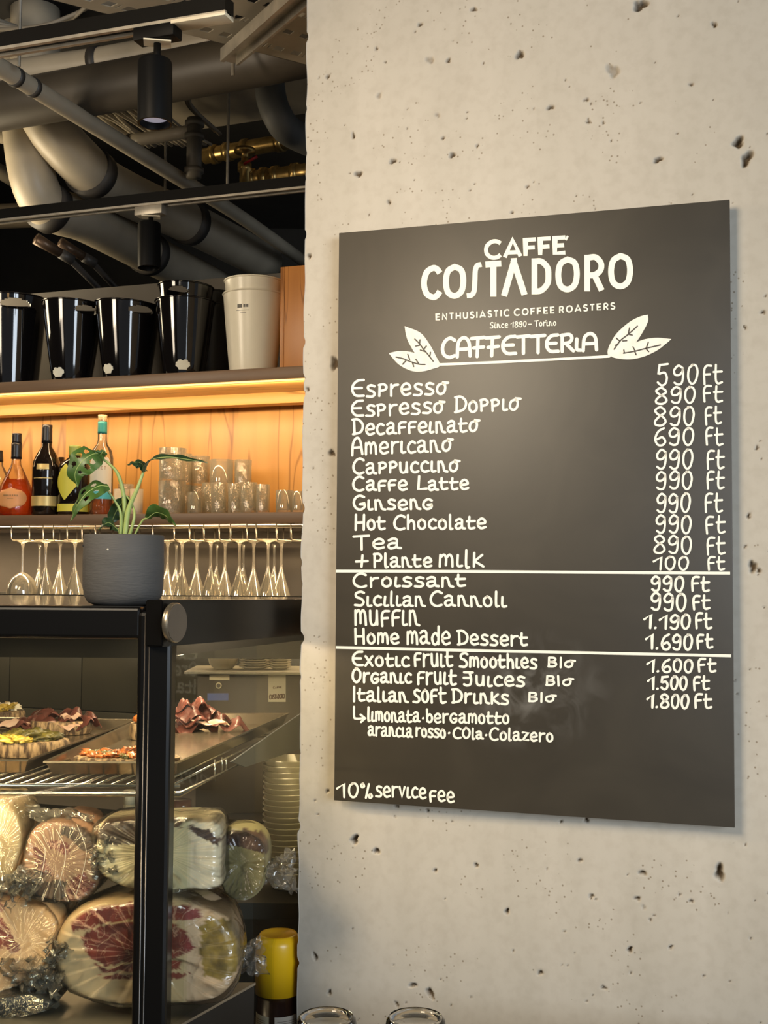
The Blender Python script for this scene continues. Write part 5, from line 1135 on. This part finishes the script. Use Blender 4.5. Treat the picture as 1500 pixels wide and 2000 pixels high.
def tail(t, px, py, Y, dx, dz, w_, seed, m=None, dy=0.0):
    """crumpled loose end of the film"""
    b = BM(); n, k_ = 20, 16; o_ = W(px, py, Y); g = []
    for i in range(n + 1):
        row = []
        for j in range(k_ + 1):
            u, v = i / n, j / k_ * 2 - 1; ww = w_ * (.35 + .75 * u); p = o_ + Vector((dx * u, dy * u, dz * u)) + Vector((dz, 0, -dx)).normalized() * (v * ww)
            p.y += .016 * noise.noise(Vector((u * 4, v * 3, seed))) + .008 * math.sin(v * 8 + seed + 3 * u); p += Vector((noise.noise(Vector((u * 7, v * 6, seed + 4))), 0, noise.noise(Vector((u * 7, v * 6, seed + 8))))) * .010; row.append(b.verts.new(p))
        g.append(row)
    for i in range(n):
        for j in range(k_): b.faces.new((g[i][j], g[i + 1][j], g[i + 1][j + 1], g[i][j + 1]))
    bmesh.ops.solidify(b, geom=list(b.faces), thickness=.0006); return obj('film_end', b, m or FILM2, t, 70)
L1 = [[(136, 1806), (160, 1783), (205, 1768), (262, 1763), (330, 1764), (385, 1775), (392, 1795), (330, 1796), (262, 1796), (200, 1806), (160, 1816), (142, 1818)],
 [(160, 1832), (172, 1818), (215, 1808), (262, 1801), (330, 1801), (362, 1815), (380, 1850), (352, 1868), (300, 1872), (240, 1878), (205, 1888), (176, 1872), (163, 1852)],
 [(176, 1880), (205, 1893), (262, 1880), (320, 1873), (356, 1875), (352, 1892), (300, 1900), (240, 1897), (200, 1900)], [(192, 1906), (240, 1903), (300, 1905), (350, 1898), (372, 1903), (350, 1915), (290, 1914), (225, 1913), (204, 1912)]]
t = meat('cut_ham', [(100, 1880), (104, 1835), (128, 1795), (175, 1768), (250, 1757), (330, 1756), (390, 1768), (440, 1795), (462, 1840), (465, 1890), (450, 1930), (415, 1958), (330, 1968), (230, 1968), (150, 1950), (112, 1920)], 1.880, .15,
         hammat('leg_ham', (.70, .51, .30), rind=(.24, .165, .03)), 'large cut leg ham with marbled red face in clear film, bottom right of the case', seed=1, lean=L1, rind=[[(388, 1812), (410, 1790), (446, 1800), (470, 1840), (470, 1890), (440, 1915), (400, 1905), (392, 1860)]])  # olive region on the right paints in a yellowish glass reflection
tail(t, 455, 1880, 1.93, .050, .012, .030, 2)
t = meat('cut_ham', [(-60, 1760), (0, 1752), (55, 1756), (95, 1772), (118, 1802), (112, 1850), (92, 1885), (62, 1915), (20, 1935), (-60, 1945)], 1.90, .14, hammat('pale_ham', (.72, .46, .26), fvar=.18),
         'pale ham with dark red lean at the left edge, bottom left of the case', seed=2, lean=[[(-30, 1780), (5, 1790), (22, 1820), (38, 1845), (42, 1858), (22, 1862), (0, 1850), (-30, 1840)], [(-30, 1752), (0, 1758), (16, 1768), (2, 1782), (-30, 1780)]])
tail(t, 60, 1905, 1.885, .05, -.012, .035, 5); tail(t, 0, 1885, 1.885, .06, -.02, .03, 6); tail(t, 95, 1880, 1.875, .02, .03, .02, 16)
meat('wrapped_meat', [(-40, 1950), (20, 1942), (70, 1940), (108, 1955), (100, 1968), (60, 1978), (0, 1985), (-40, 1985)], 1.875, .10, mat('dark_wrap', (.03, .035, .045), .25, var=.3), 'flat dark wrapped piece lying beneath the bottom left ham', seed=3)
t = meat('coppa', [(38, 1700), (46, 1650), (62, 1618), (100, 1602), (150, 1606), (186, 1630), (198, 1680), (190, 1730), (160, 1760), (110, 1764), (62, 1750), (42, 1728)], 1.90, .16, hammat('coppa_meat', (.32, .18, .11), lean0=(.07, .012, .01), lean1=(.22, .04, .03), fvar=.25),
         'round dark cured neck ham with netted film, second layer of the case', seed=4,
         lean=[[(88, 1640), (118, 1640), (138, 1658), (128, 1668), (100, 1660)], [(62, 1650), (80, 1655), (94, 1690), (105, 1710), (85, 1708), (68, 1690)], [(135, 1715), (165, 1705), (184, 1730), (158, 1758), (130, 1758)]],
         rind=[[(40, 1708), (70, 1716), (100, 1722), (130, 1718), (128, 1750), (100, 1768), (60, 1750)], [(120, 1612), (160, 1612), (190, 1640), (180, 1668), (160, 1660), (140, 1640), (120, 1625)], [(180, 1680), (200, 1690), (190, 1730), (178, 1715)]])
for k in range(3):
    b = BM(); x = 70 + k * 40; tube(b, [W(x, 1610 + abs(k - 2) * 10, 1.888), W(x + 18, 1660, 1.885), W(x + 10, 1710, 1.885), W(x - 4, 1755 - abs(k - 2) * 8, 1.888)], .0004, 6, smooth=5); obj('net_cord', b, mat('net_cord', (.75, .68, .55), .6), t)
tail(t, 178, 1680, 1.885, .035, .01, .028, 8)
t = meat('bacon_block', [(182, 1652), (192, 1612), (240, 1602), (320, 1598), (395, 1600), (424, 1612), (430, 1650), (430, 1705), (424, 1738), (340, 1742), (250, 1736), (200, 1715), (182, 1690)], 1.885, .13, hammat('white_bacon', (.74, .66, .44)),
         'white block of cured fat with dark rind in film, second layer behind the post', seed=5, rind=[[(184, 1650), (200, 1600), (262, 1595), (300, 1597), (296, 1640), (262, 1648), (225, 1650), (200, 1642)], [(334, 1598), (358, 1598), (352, 1618), (338, 1616)], [(366, 1610), (400, 1620), (430, 1642), (424, 1650), (392, 1636), (370, 1624)]])
t = meat('bacon_block', [(428, 1640), (450, 1620), (490, 1622), (516, 1645), (522, 1690), (512, 1738), (480, 1762), (440, 1748), (428, 1700)], 1.96, .10, hammat('olive_reflection', (.24, .21, .09), fvar=.45), 'dull yellowish block standing in for the reflection of the white one, next to the cup stack', seed=6, rind=[[(430, 1625), (480, 1620), (520, 1640), (524, 1670), (490, 1660), (440, 1650)]])  # added block gives solid shape to the white block's yellowish reflection
tail(t, 512, 1705, 1.98, .055, .004, .035, 9)
t = meat('wrapped_ham', [(-70, 1560), (-20, 1555), (15, 1565), (38, 1600), (44, 1650), (36, 1690), (22, 1730), (-10, 1752), (-70, 1755)], 1.905, .14, hammat('pale_fat', (.50, .38, .22)), 'pale round ham in shiny film cut by the left edge, second layer', seed=7)
tail(t, 10, 1575, 1.95, .13, -.024, .016, 11); tail(t, 30, 1700, 1.885, .035, -.03, .03, 12); tail(t, -10, 1720, 1.88, .04, -.02, .03, 21); tail(t, 60, 1590, 1.93, .10, -.012, .012, 22)
# jars on the rear ledge
def jar(px, ytop, wpx, Y, m, cap, label):
    p = W(px, 1600, Y); p.z = zG; h = W(px, ytop, Y).z - zG; r = PX(wpx, Y) / 2; t = thing('jar', p, label, 'jar', 'jars on the rear ledge of the case')
    b = BM(); lathe(b, [(0, 0), (r * .95, 0), (r, .004), (r, h * .78), (r * .8, h * .86), (0, h * .86)], p, 28); obj('jar_body', b, m, t)
    b = BM(); lathe(b, [(0, h * .86), (r * .82, h * .86), (r * .82, h), (0, h)], p, 28); obj('lid', b, cap, t)
jar(252, 1543, 26, 2.42, mat('salt_glass', (.70, .60, .40), .3, var=.15), mat('cream_label', (.8, .7, .5)), 'pale glass shaker standing left of the corner post inside the case')
jar(354, 1562, 46, 2.42, mat('brown_glass', (.13, .05, .03), .12, var=.2), mat('brown_glass', (.13, .05, .03)), 'squat brown jar right of the corner post inside the case')
jar(30, 1535, 30, 2.42, mat('copper_tint', (.38, .25, .13), .2, metal=.5), CRL, 'slim bright jar at the far left inside the case')
# ---------------------------------------------------------------- cup stack and the yellow capped bottle
CUPW = mat('cup_white', (.84, .80, .68), .42, var=.04)
rcup = PX(49, 2.45)
def cup_bm(r):
    b = BM(); lathe(b, [(0, 0), (r * .55, 0), (r * .6, .002), (r * .93, .030), (r * .99, .0325), (r, .0345), (r * .97, .0355), (r * .93, .034), (r * .56, .004), (0, .004)], n=40); bmesh.ops.recalc_face_normals(b, faces=b.faces); return b
p = W(562, 1600, 2.45); cup0 = None; nst = 21; ztop = W(562, 1480, 2.45).z - .0355
dzc = (ztop - zG - .0006) / (nst - 1)
for k in range(nst):
    if cup0 is None: cup0 = obj('cup', cup_bm(rcup), CUPW); o = cup0
    else: o = cup0.copy(); C.objects.link(o)
    o.location = (p.x, p.y, zG + .0006 + k * dzc)
    tag(o, 'off white cup in the tall stack beside the pillar' if 0 < k < nst - 1 else ('off white cup on the very top of the tall stack beside the pillar' if k else 'off white cup at the bottom of the tall stack beside the pillar'), 'cup', 'stacked cups in the case')
p = W(543, 1900, 2.21); p.z = .5356; hb = W(543, 1822, 2.21).z - p.z; rb_ = PX(44, 2.21)
t = thing('cleaner_bottle', p, 'dark bottle with a big yellow cap standing against the pillar at the bottom', 'bottle')
zc = hb - (W(543, 1822, 2.21).z - W(543, 1936, 2.21).z)
b = BM(); lathe(b, [(0, 0), (rb_ * .9, 0), (rb_ * .93, .004), (rb_ * .93, zc), (0, zc)], p, 44); obj('bottle_body', b, mat('dark_brown_plastic', (.02, .008, .005), .25, var=0), t)
b = BM(); lathe(b, [(0, zc), (rb_, zc), (rb_, hb - .016), (rb_ * .95, hb - .008), (rb_ * .84, hb - .003), (rb_ * .8, hb), (rb_ * .74, hb - .002), (0, hb - .002)], p, 44); obj('cap', b, mat('yellow_plastic', (.85, .50, .01), .3, var=.03), t, 50)
zl = W(543, 1972, 2.21).z - p.z; mlab = mat('bottle_label', (.55, .50, .42), .4, var=.05)
for a0_, a1_ in ((-1.35, -.32), (-.05, 1.3)):
    b = BM(); g = [[b.verts.new(p + Vector(((rb_ * .93 + .0006) * math.cos(toC + a0_ + (a1_ - a0_) * i / 12), (rb_ * .93 + .0006) * math.sin(toC + a0_ + (a1_ - a0_) * i / 12), z))) for i in range(13)] for z in (zl - .12, zl)]
    for i in range(12): b.faces.new((g[0][i], g[0][i + 1], g[1][i + 1], g[1][i]))
    lb = obj('label', b, mlab, t, 50)
    b = BM()
    for ln in range(9):
        z = zl - .008 - ln * .0035; mp = lambda q, l: p + Vector(((rb_ * .93 + .0012) * math.cos(toC + q[0]), (rb_ * .93 + .0012) * math.sin(toC + q[0]), q[1]))
        ribbon(b, [Vector((a0_ + .12 + (a1_ - a0_ - .3) * i / 6, z)) for i in range(7)], .0008, mp, 0, False)
    o = obj('print', b, mat('print_brown', (.10, .06, .04), .6), lb, 0); o['kind'] = 'stuff'

# ---------------------------------------------------------------- back counter with plates and the carton
b = BM(); cx = P2 + U2 * -.35 + N2 * -.12; cx.z = .46; box(b, cx, (2.0, .40, .92), rz=-A2); o = solo('back_counter', b, mat('counter_dark', (.035, .03, .026), .45), Vector((cx.x, cx.y, 0)), 'dark back counter along the bar wall behind the display case', 'counter')
Yb = 2.93; bx0, bx1 = W(385, 1340, Yb), W(600, 1340, Yb); zbx = W(450, 1313, Yb).z
t = thing('carton', ((bx0.x + bx1.x) / 2, Yb + .06, .92), 'dark storage carton with pale and blue labels behind the display case', 'box')
b = BM(); box(b, ((bx0.x + bx1.x) / 2, Yb + .06, (.92 + zbx) / 2), (bx1.x - bx0.x, .12, zbx - .92), bev=.002); obj('carton_body', b, mat('carton_brown', (.055, .045, .035), .5), t)
def flat(name, x0, y0, x1, y1, m, par, Y=Yb - .0015):
    b = BM(); q = [W(x0, y1, Y), W(x1, y1, Y), W(x1, y0, Y), W(x0, y0, Y)]; prism(b, q, (0, .0012, 0)); return obj(name, b, m, par)
flat('label', 409, 1319, 448, 1328, mat('cream_label', (.85, .78, .6)), t); flat('blue_label', 405, 1354, 446, 1368, mat('blue_label', (.12, .16, .42), .5), t)
cd_ = flat('card', 524, 1314, 558, 1371, mat('card_grey', (.50, .47, .38), .5), t)
b = BM(); cc = W(427, 1339, Yb - .002); lathe(b, [(.005, 0), (.0075, 0), (.0075, .0015), (.005, .0015), (.005, 0)], cc, 24, (0, -1, 0)); obj('round_mark', b, mat('cream_label', (.85, .78, .6)), t)
b = BM(); mpf = lambda q, l: W(q[0], q[1], Yb - .0035 - l)
text(b, 'COSTADORO', 526, 556, 1366, 1364, 9, 1.6, mpf, fonts=GP, gap=.12, jit=0, rnd=False); text(b, 'CAFFE', 533, 550, 1345, 1344, 3.5, .9, mpf, fonts=GP, gap=.12, jit=0, rnd=False)
obj('card_lettering', b, mat('print_brown', (.1, .06, .04)), cd_, 0)
b = BM(); cB = W(478, 1312, Yb - .02); box(b, (cB.x, Yb + .03, zbx + .0035), (PX(222, Yb), .19, .006), bev=.001); solo('serving_board', b, mat('pale_board', (.34, .32, .26), .4), Vector((cB.x, Yb + .03, zbx + .0004)), 'thin pale board lying on the dark carton under the plates', 'board')
zpl = zbx + .0071; PLT = mat('plate_white', (.72, .66, .52), .3, var=.03)
def plate_bm(r, h): b = BM(); lathe(b, [(0, 0), (r * .6, 0), (r * .65, .0015), (r, h), (r * .99, h + .002), (r * .62, .004), (0, .004)], n=40); bmesh.ops.recalc_face_normals(b, faces=b.faces); return b
for sx, wpx, cnt_, st in ((498, 62, 5, 'middle'), (547, 44, 5, 'right')):
    c0 = W(sx, 1300, Yb + .02); pr_ = None
    for k in range(cnt_):
        if pr_ is None: pr_ = obj('plate', plate_bm(PX(wpx, Yb) / 2, .0055), PLT); o = pr_
        else: o = pr_.copy(); C.objects.link(o)
        o.location = (c0.x, c0.y, zpl + k * .0058); tag(o, f'small white plate in the {st} pile on the pale board, ' + ('lowest', 'second from below', 'third from below', 'second from the top', 'topmost')[k], 'plate', 'plates behind the case')
c0 = W(436, 1300, Yb + .02); rbo = PX(60, Yb) / 2; pr_ = None
for k in range(2):
    if pr_ is None:
        b = BM(); lathe(b, [(0, 0), (rbo * .6, 0), (rbo * .9, .012), (rbo, .026), (rbo * .97, .027), (rbo * .85, .013), (rbo * .5, .003), (0, .003)], n=40); bmesh.ops.recalc_face_normals(b, faces=b.faces); pr_ = obj('bowl', b, PLT); o = pr_
    else: o = pr_.copy(); C.objects.link(o)
    o.location = (c0.x, c0.y, zpl + k * .008); tag(o, ('lower', 'upper')[k] + ' white bowl of the pair left of the plate piles', 'bowl', 'bowls behind the case')

# ---------------------------------------------------------------- potted plant on the case
Yp = 1.925; pc = W(240, 1186, Yp); zp = zT - .0006; rp = PX(78, Yp)
hp = W(240, 1045, Yp).z - zp
plant = thing('potted_plant', (pc.x, pc.y, zp), 'young plant with holed leaves in a dark grey clay pot on the display case', 'plant')
b = BM(); o_ = Vector((pc.x, pc.y, zp)); lathe(b, [(0, 0), (rp * .72, 0), (rp * .86, .004), (rp * .95, .014), (rp * .99, .03), (rp, hp * .6), (rp * .99, hp - .002), (rp * .975, hp), (rp * .93, hp), (rp * .92, hp - .02), (0, hp - .02)], o_, 56)
POT = mat('dark_clay', (.082, .077, .071), .7, var=.10, scale=8, bump=.25, bscale=70, stretch=(1, 1, 5)); obj('pot', b, POT, plant, 50)
b = BM(); lathe(b, [(0, hp - .012), (rp * .92, hp - .016), (rp * .915, hp - .019)], o_, 40); obj('soil', b, mat('potting_soil', (.05, .03, .02), .9, var=.5, scale=90, bump=.6), plant)
for px_, py_, s in ((172, 1065, .0026), (228, 1073, .0016)):
    b = BM(); a_ = math.asin(max(-1, min(1, (W(px_, py_, Yp).x - pc.x) / rp))); q = o_ + Vector((rp * math.sin(a_), -rp * math.cos(a_), W(px_, py_, Yp - rp).z - zp)); blob(b, q, (s, s * .4, s * .8), 1, .3, 2, 2)
    obj('chip' if px_ < 200 else 'speck', b, mat('chip_dark', (.02, .018, .016), .9) if px_ < 200 else mat('cream_label', (.85, .78, .6)), plant)
def leafmat(name, c1, c2):
    m, t, N, L, b = nt(name); b.inputs['Roughness'].default_value = .38; b.inputs['Subsurface Weight'].default_value = .05
    tc = N.new('ShaderNodeTexCoord'); n = N.new('ShaderNodeTexNoise'); n.inputs['Scale'].default_value = 35; n.inputs['Detail'].default_value = 4; L.new(tc.outputs['Object'], n.inputs[0])
    cr = N.new('ShaderNodeValToRGB'); L.new(n.outputs[0], cr.inputs[0]); cr.color_ramp.elements[0].position = .35; cr.color_ramp.elements[0].color = (*c1, 1); cr.color_ramp.elements[1].position = .68; cr.color_ramp.elements[1].color = (*c2, 1); L.new(cr.outputs[0], b.inputs['Base Color']); return m
LF = leafmat('leaf_green', (.035, .085, .018), (.075, .16, .03)); LFD = leafmat('leaf_dark', (.012, .035, .014), (.03, .07, .024)); STM = mat('stem_green', (.34, .42, .13), .4, var=.12, scale=15)
def leaf(spine, widths, side, m, holes=(), vein=None, name='leaf', cup=.15, n=40, k_=22, droop=.0):
    """spine: world points base -> tip; side(u): direction of the blade's half width"""
    sp_ = smooth_path(spine, 10); b = BM(); g = []; off = []
    for i in range(n + 1):
        f = i / n * (len(sp_) - 1); a = int(min(f, len(sp_) - 2)); p = sp_[a].lerp(sp_[a + 1], f - a); u = i / n
        fw = u * (len(widths) - 1); q = int(min(fw, len(widths) - 2)); tt = fw - q; tt = tt * tt * (3 - 2 * tt); w_ = widths[q] * (1 - tt) + widths[q + 1] * tt
        d = (sp_[a + 1] - sp_[a]).normalized(); s_ = Vector(side); s_ = (s_ - d * s_.dot(d)).normalized(); nn = d.cross(s_)
        row = []
        for j in range(k_ + 1):
            v = j / k_ * 2 - 1; rip = .0012 * math.sin(u * 22) * abs(v)
            row.append(b.verts.new(p + s_ * (v * w_) + nn * (cup * w_ * v * v + rip) - Vector((0, 0, droop * v * v * w_))))
        g.append(row)
    for i in range(n):
        for j in range(k_):
            u, v = (i + .5) / n, (j + .5) / k_ * 2 - 1
            if any(((u - hu) / ru) ** 2 + ((v - hv) / rv) ** 2 < 1 for hu, hv, ru, rv in holes): continue
            b.faces.new((g[i][j], g[i + 1][j], g[i + 1][j + 1], g[i][j + 1]))
    bmesh.ops.delete(b, geom=[v for v in b.verts if not v.link_faces], context='VERTS'); bmesh.ops.solidify(b, geom=list(b.faces), thickness=.0007)
    o = obj(name, b, m, plant, 70); b = BM(); tube(b, [p + Vector((0, -.0006, .0)) for p in sp_], [.0011, .0003], 6); obj('midrib', b, STM, o)
    return o
def Q(px, py, y=Yp): return W(px, py, y)
def stem(pts, r, name='stem'): b = BM(); tube(b, pts, r, 10, smooth=8); obj(name, b, STM, plant, 60)
sb = Vector((pc.x + .0, pc.y, zp + hp - .018))
stem([sb, Q(250, 1000, Yp - .005), Q(268, 955, Yp - .01), Q(280, 922, Yp - .01)], [.0052, .0042, .003, .0022]); stem([sb + Vector((-.003, .004, 0)), Q(243, 985), Q(232, 930, Yp - .008), Q(212, 905, Yp - .012), Q(192, 892, Yp - .015)], [.0045, .0035, .0022, .0016])
stem([sb + Vector((-.006, -.004, 0)), Q(236, 1005, Yp - .01), Q(222, 975, Yp - .015), Q(208, 955, Yp - .02)], [.003, .002, .0014]); stem([sb + Vector((.004, -.004, 0)), Q(262, 1012, Yp - .01), Q(258, 985, Yp), Q(247, 968, Yp)], [.003, .002, .0012])
# big edge-on leaf to the right
leaf([Q(282, 922, Yp - .01), Q(292, 900, Yp - .012), Q(325, 893, Yp - .02), Q(365, 897, Yp - .03), Q(406, 904, Yp - .045)], [.012, .020, .018, .012, .0006], (.05, 1, .30), LFD, cup=.1)
leaf([Q(284, 920, Yp - .01), Q(275, 905, Yp - .01), Q(262, 904, Yp - .012), Q(248, 908, Yp - .014)], [.010, .018, .013, .0008], (.05, 1, .42), LFD, cup=.1)
# holed leaf, upper left, facing the camera
H1 = [(.30, .45, .05, .2), (.45, .48, .05, .22), (.62, .42, .045, .2), (.34, -.45, .05, .2), (.5, -.48, .05, .22), (.68, -.40, .04, .18)]
leaf([Q(196, 886, Yp - .015), Q(180, 888, Yp - .03), Q(160, 902, Yp - .036), Q(147, 925, Yp - .034), Q(152, 952, Yp - .03)], [.012, .024, .025, .018, .001], (-.75, .25, .62), LF, H1, cup=.18)
leaf([Q(192, 893, Yp - .014), Q(199, 885, Yp - .02), Q(202, 879, Yp - .022)], [.010, .009, .002], (.9, .3, .1), LF, cup=.2)
# holed leaf, lower left
H2 = [(.30, .42, .05, .2), (.5, .45, .05, .22), (.68, .4, .045, .2), (.36, -.45, .05, .2), (.56, -.45, .05, .2)]
leaf([Q(212, 950, Yp - .02), Q(192, 950, Yp - .03), Q(168, 965, Yp - .038), Q(150, 990, Yp - .04), Q(138, 1018, Yp - .04)], [.008, .020, .022, .014, .001], (-.35, .7, .6), LF, H2, cup=.15)
leaf([Q(247, 968, Yp), Q(236, 985, Yp + .005), Q(224, 1005, Yp + .008), Q(216, 1028, Yp + .01)], [.006, .014, .012, .001], (.8, .3, .3), LFD)
leaf([Q(288, 1012, Yp - .01), Q(305, 1001, Yp - .02), Q(325, 1008, Yp - .025), Q(344, 1028, Yp - .03)], [.006, .016, .013, .001], (-.2, .8, -.55), LF)
stem([sb + Vector((.008, 0, 0)), Q(276, 1020, Yp - .005), Q(288, 1012, Yp - .01)], .0016)
leaf([Q(230, 1034, Yp - .005), Q(215, 1022, Yp - .02), Q(205, 1024, Yp - .028), Q(192, 1034, Yp - .03)], [.004, .012, .010, .001], (.1, .8, .5), LFD)
stem([sb, Q(230, 1034, Yp - .005)], .0016)

# ---------------------------------------------------------------- foreground: upturned tumblers on the counter
b = BM(); prism(b, [(-.16, 1.15, .78), (1.0, 1.15, .78), (1.0, 1.78, .78), (-.16, 1.78, .78)], (0, 0, .03)); struct('front_counter', b, mat('counter_top', (.30, .26, .2), .35))  # counter under the tumblers, out of view
GLF = bpy.data.materials.new('clear_drinking_glass'); GLF.use_nodes = True; g_ = GLF.node_tree.nodes['Principled BSDF']; g_.inputs['Transmission Weight'].default_value = 1; g_.inputs['Roughness'].default_value = .02; g_.inputs['IOR'].default_value = 1.45; g_.inputs['Base Color'].default_value = (.97, .97, .95, 1)
pr_ = None
for px_, py_, lab in ((638, 1984, 'upturned thick based tumbler at the bottom edge, left one beside the yellow capped bottle'), (812, 1990, 'upturned thick based tumbler at the bottom edge, right one of the pair')):
    p = W(px_, py_, 1.62); h = p.z - .8106; r = PX(59, 1.62)
    if pr_ is None:
        b = BM(); lathe(b, [(r, 0), (r * .98, h * .9), (r * .95, h - .004), (r * .86, h), (r * .80, h - .001), (r * .74, h - .007), (0, h - .009)], n=56); lathe(b, [(r, 0), (r - .003, 0), (r * .90, h * .72), (r * .82, h - .026), (r * .6, h - .030), (0, h - .031)], n=56)
        bmesh.ops.remove_doubles(b, verts=b.verts, dist=1e-6); bmesh.ops.recalc_face_normals(b, faces=b.faces); pr_ = obj('tumbler', b, GLF, None, 50); o = pr_
    else: o = pr_.copy(); C.objects.link(o)
    o.location = (p.x, p.y, .8106); tag(o, lab, 'glass', 'upturned tumblers in front')
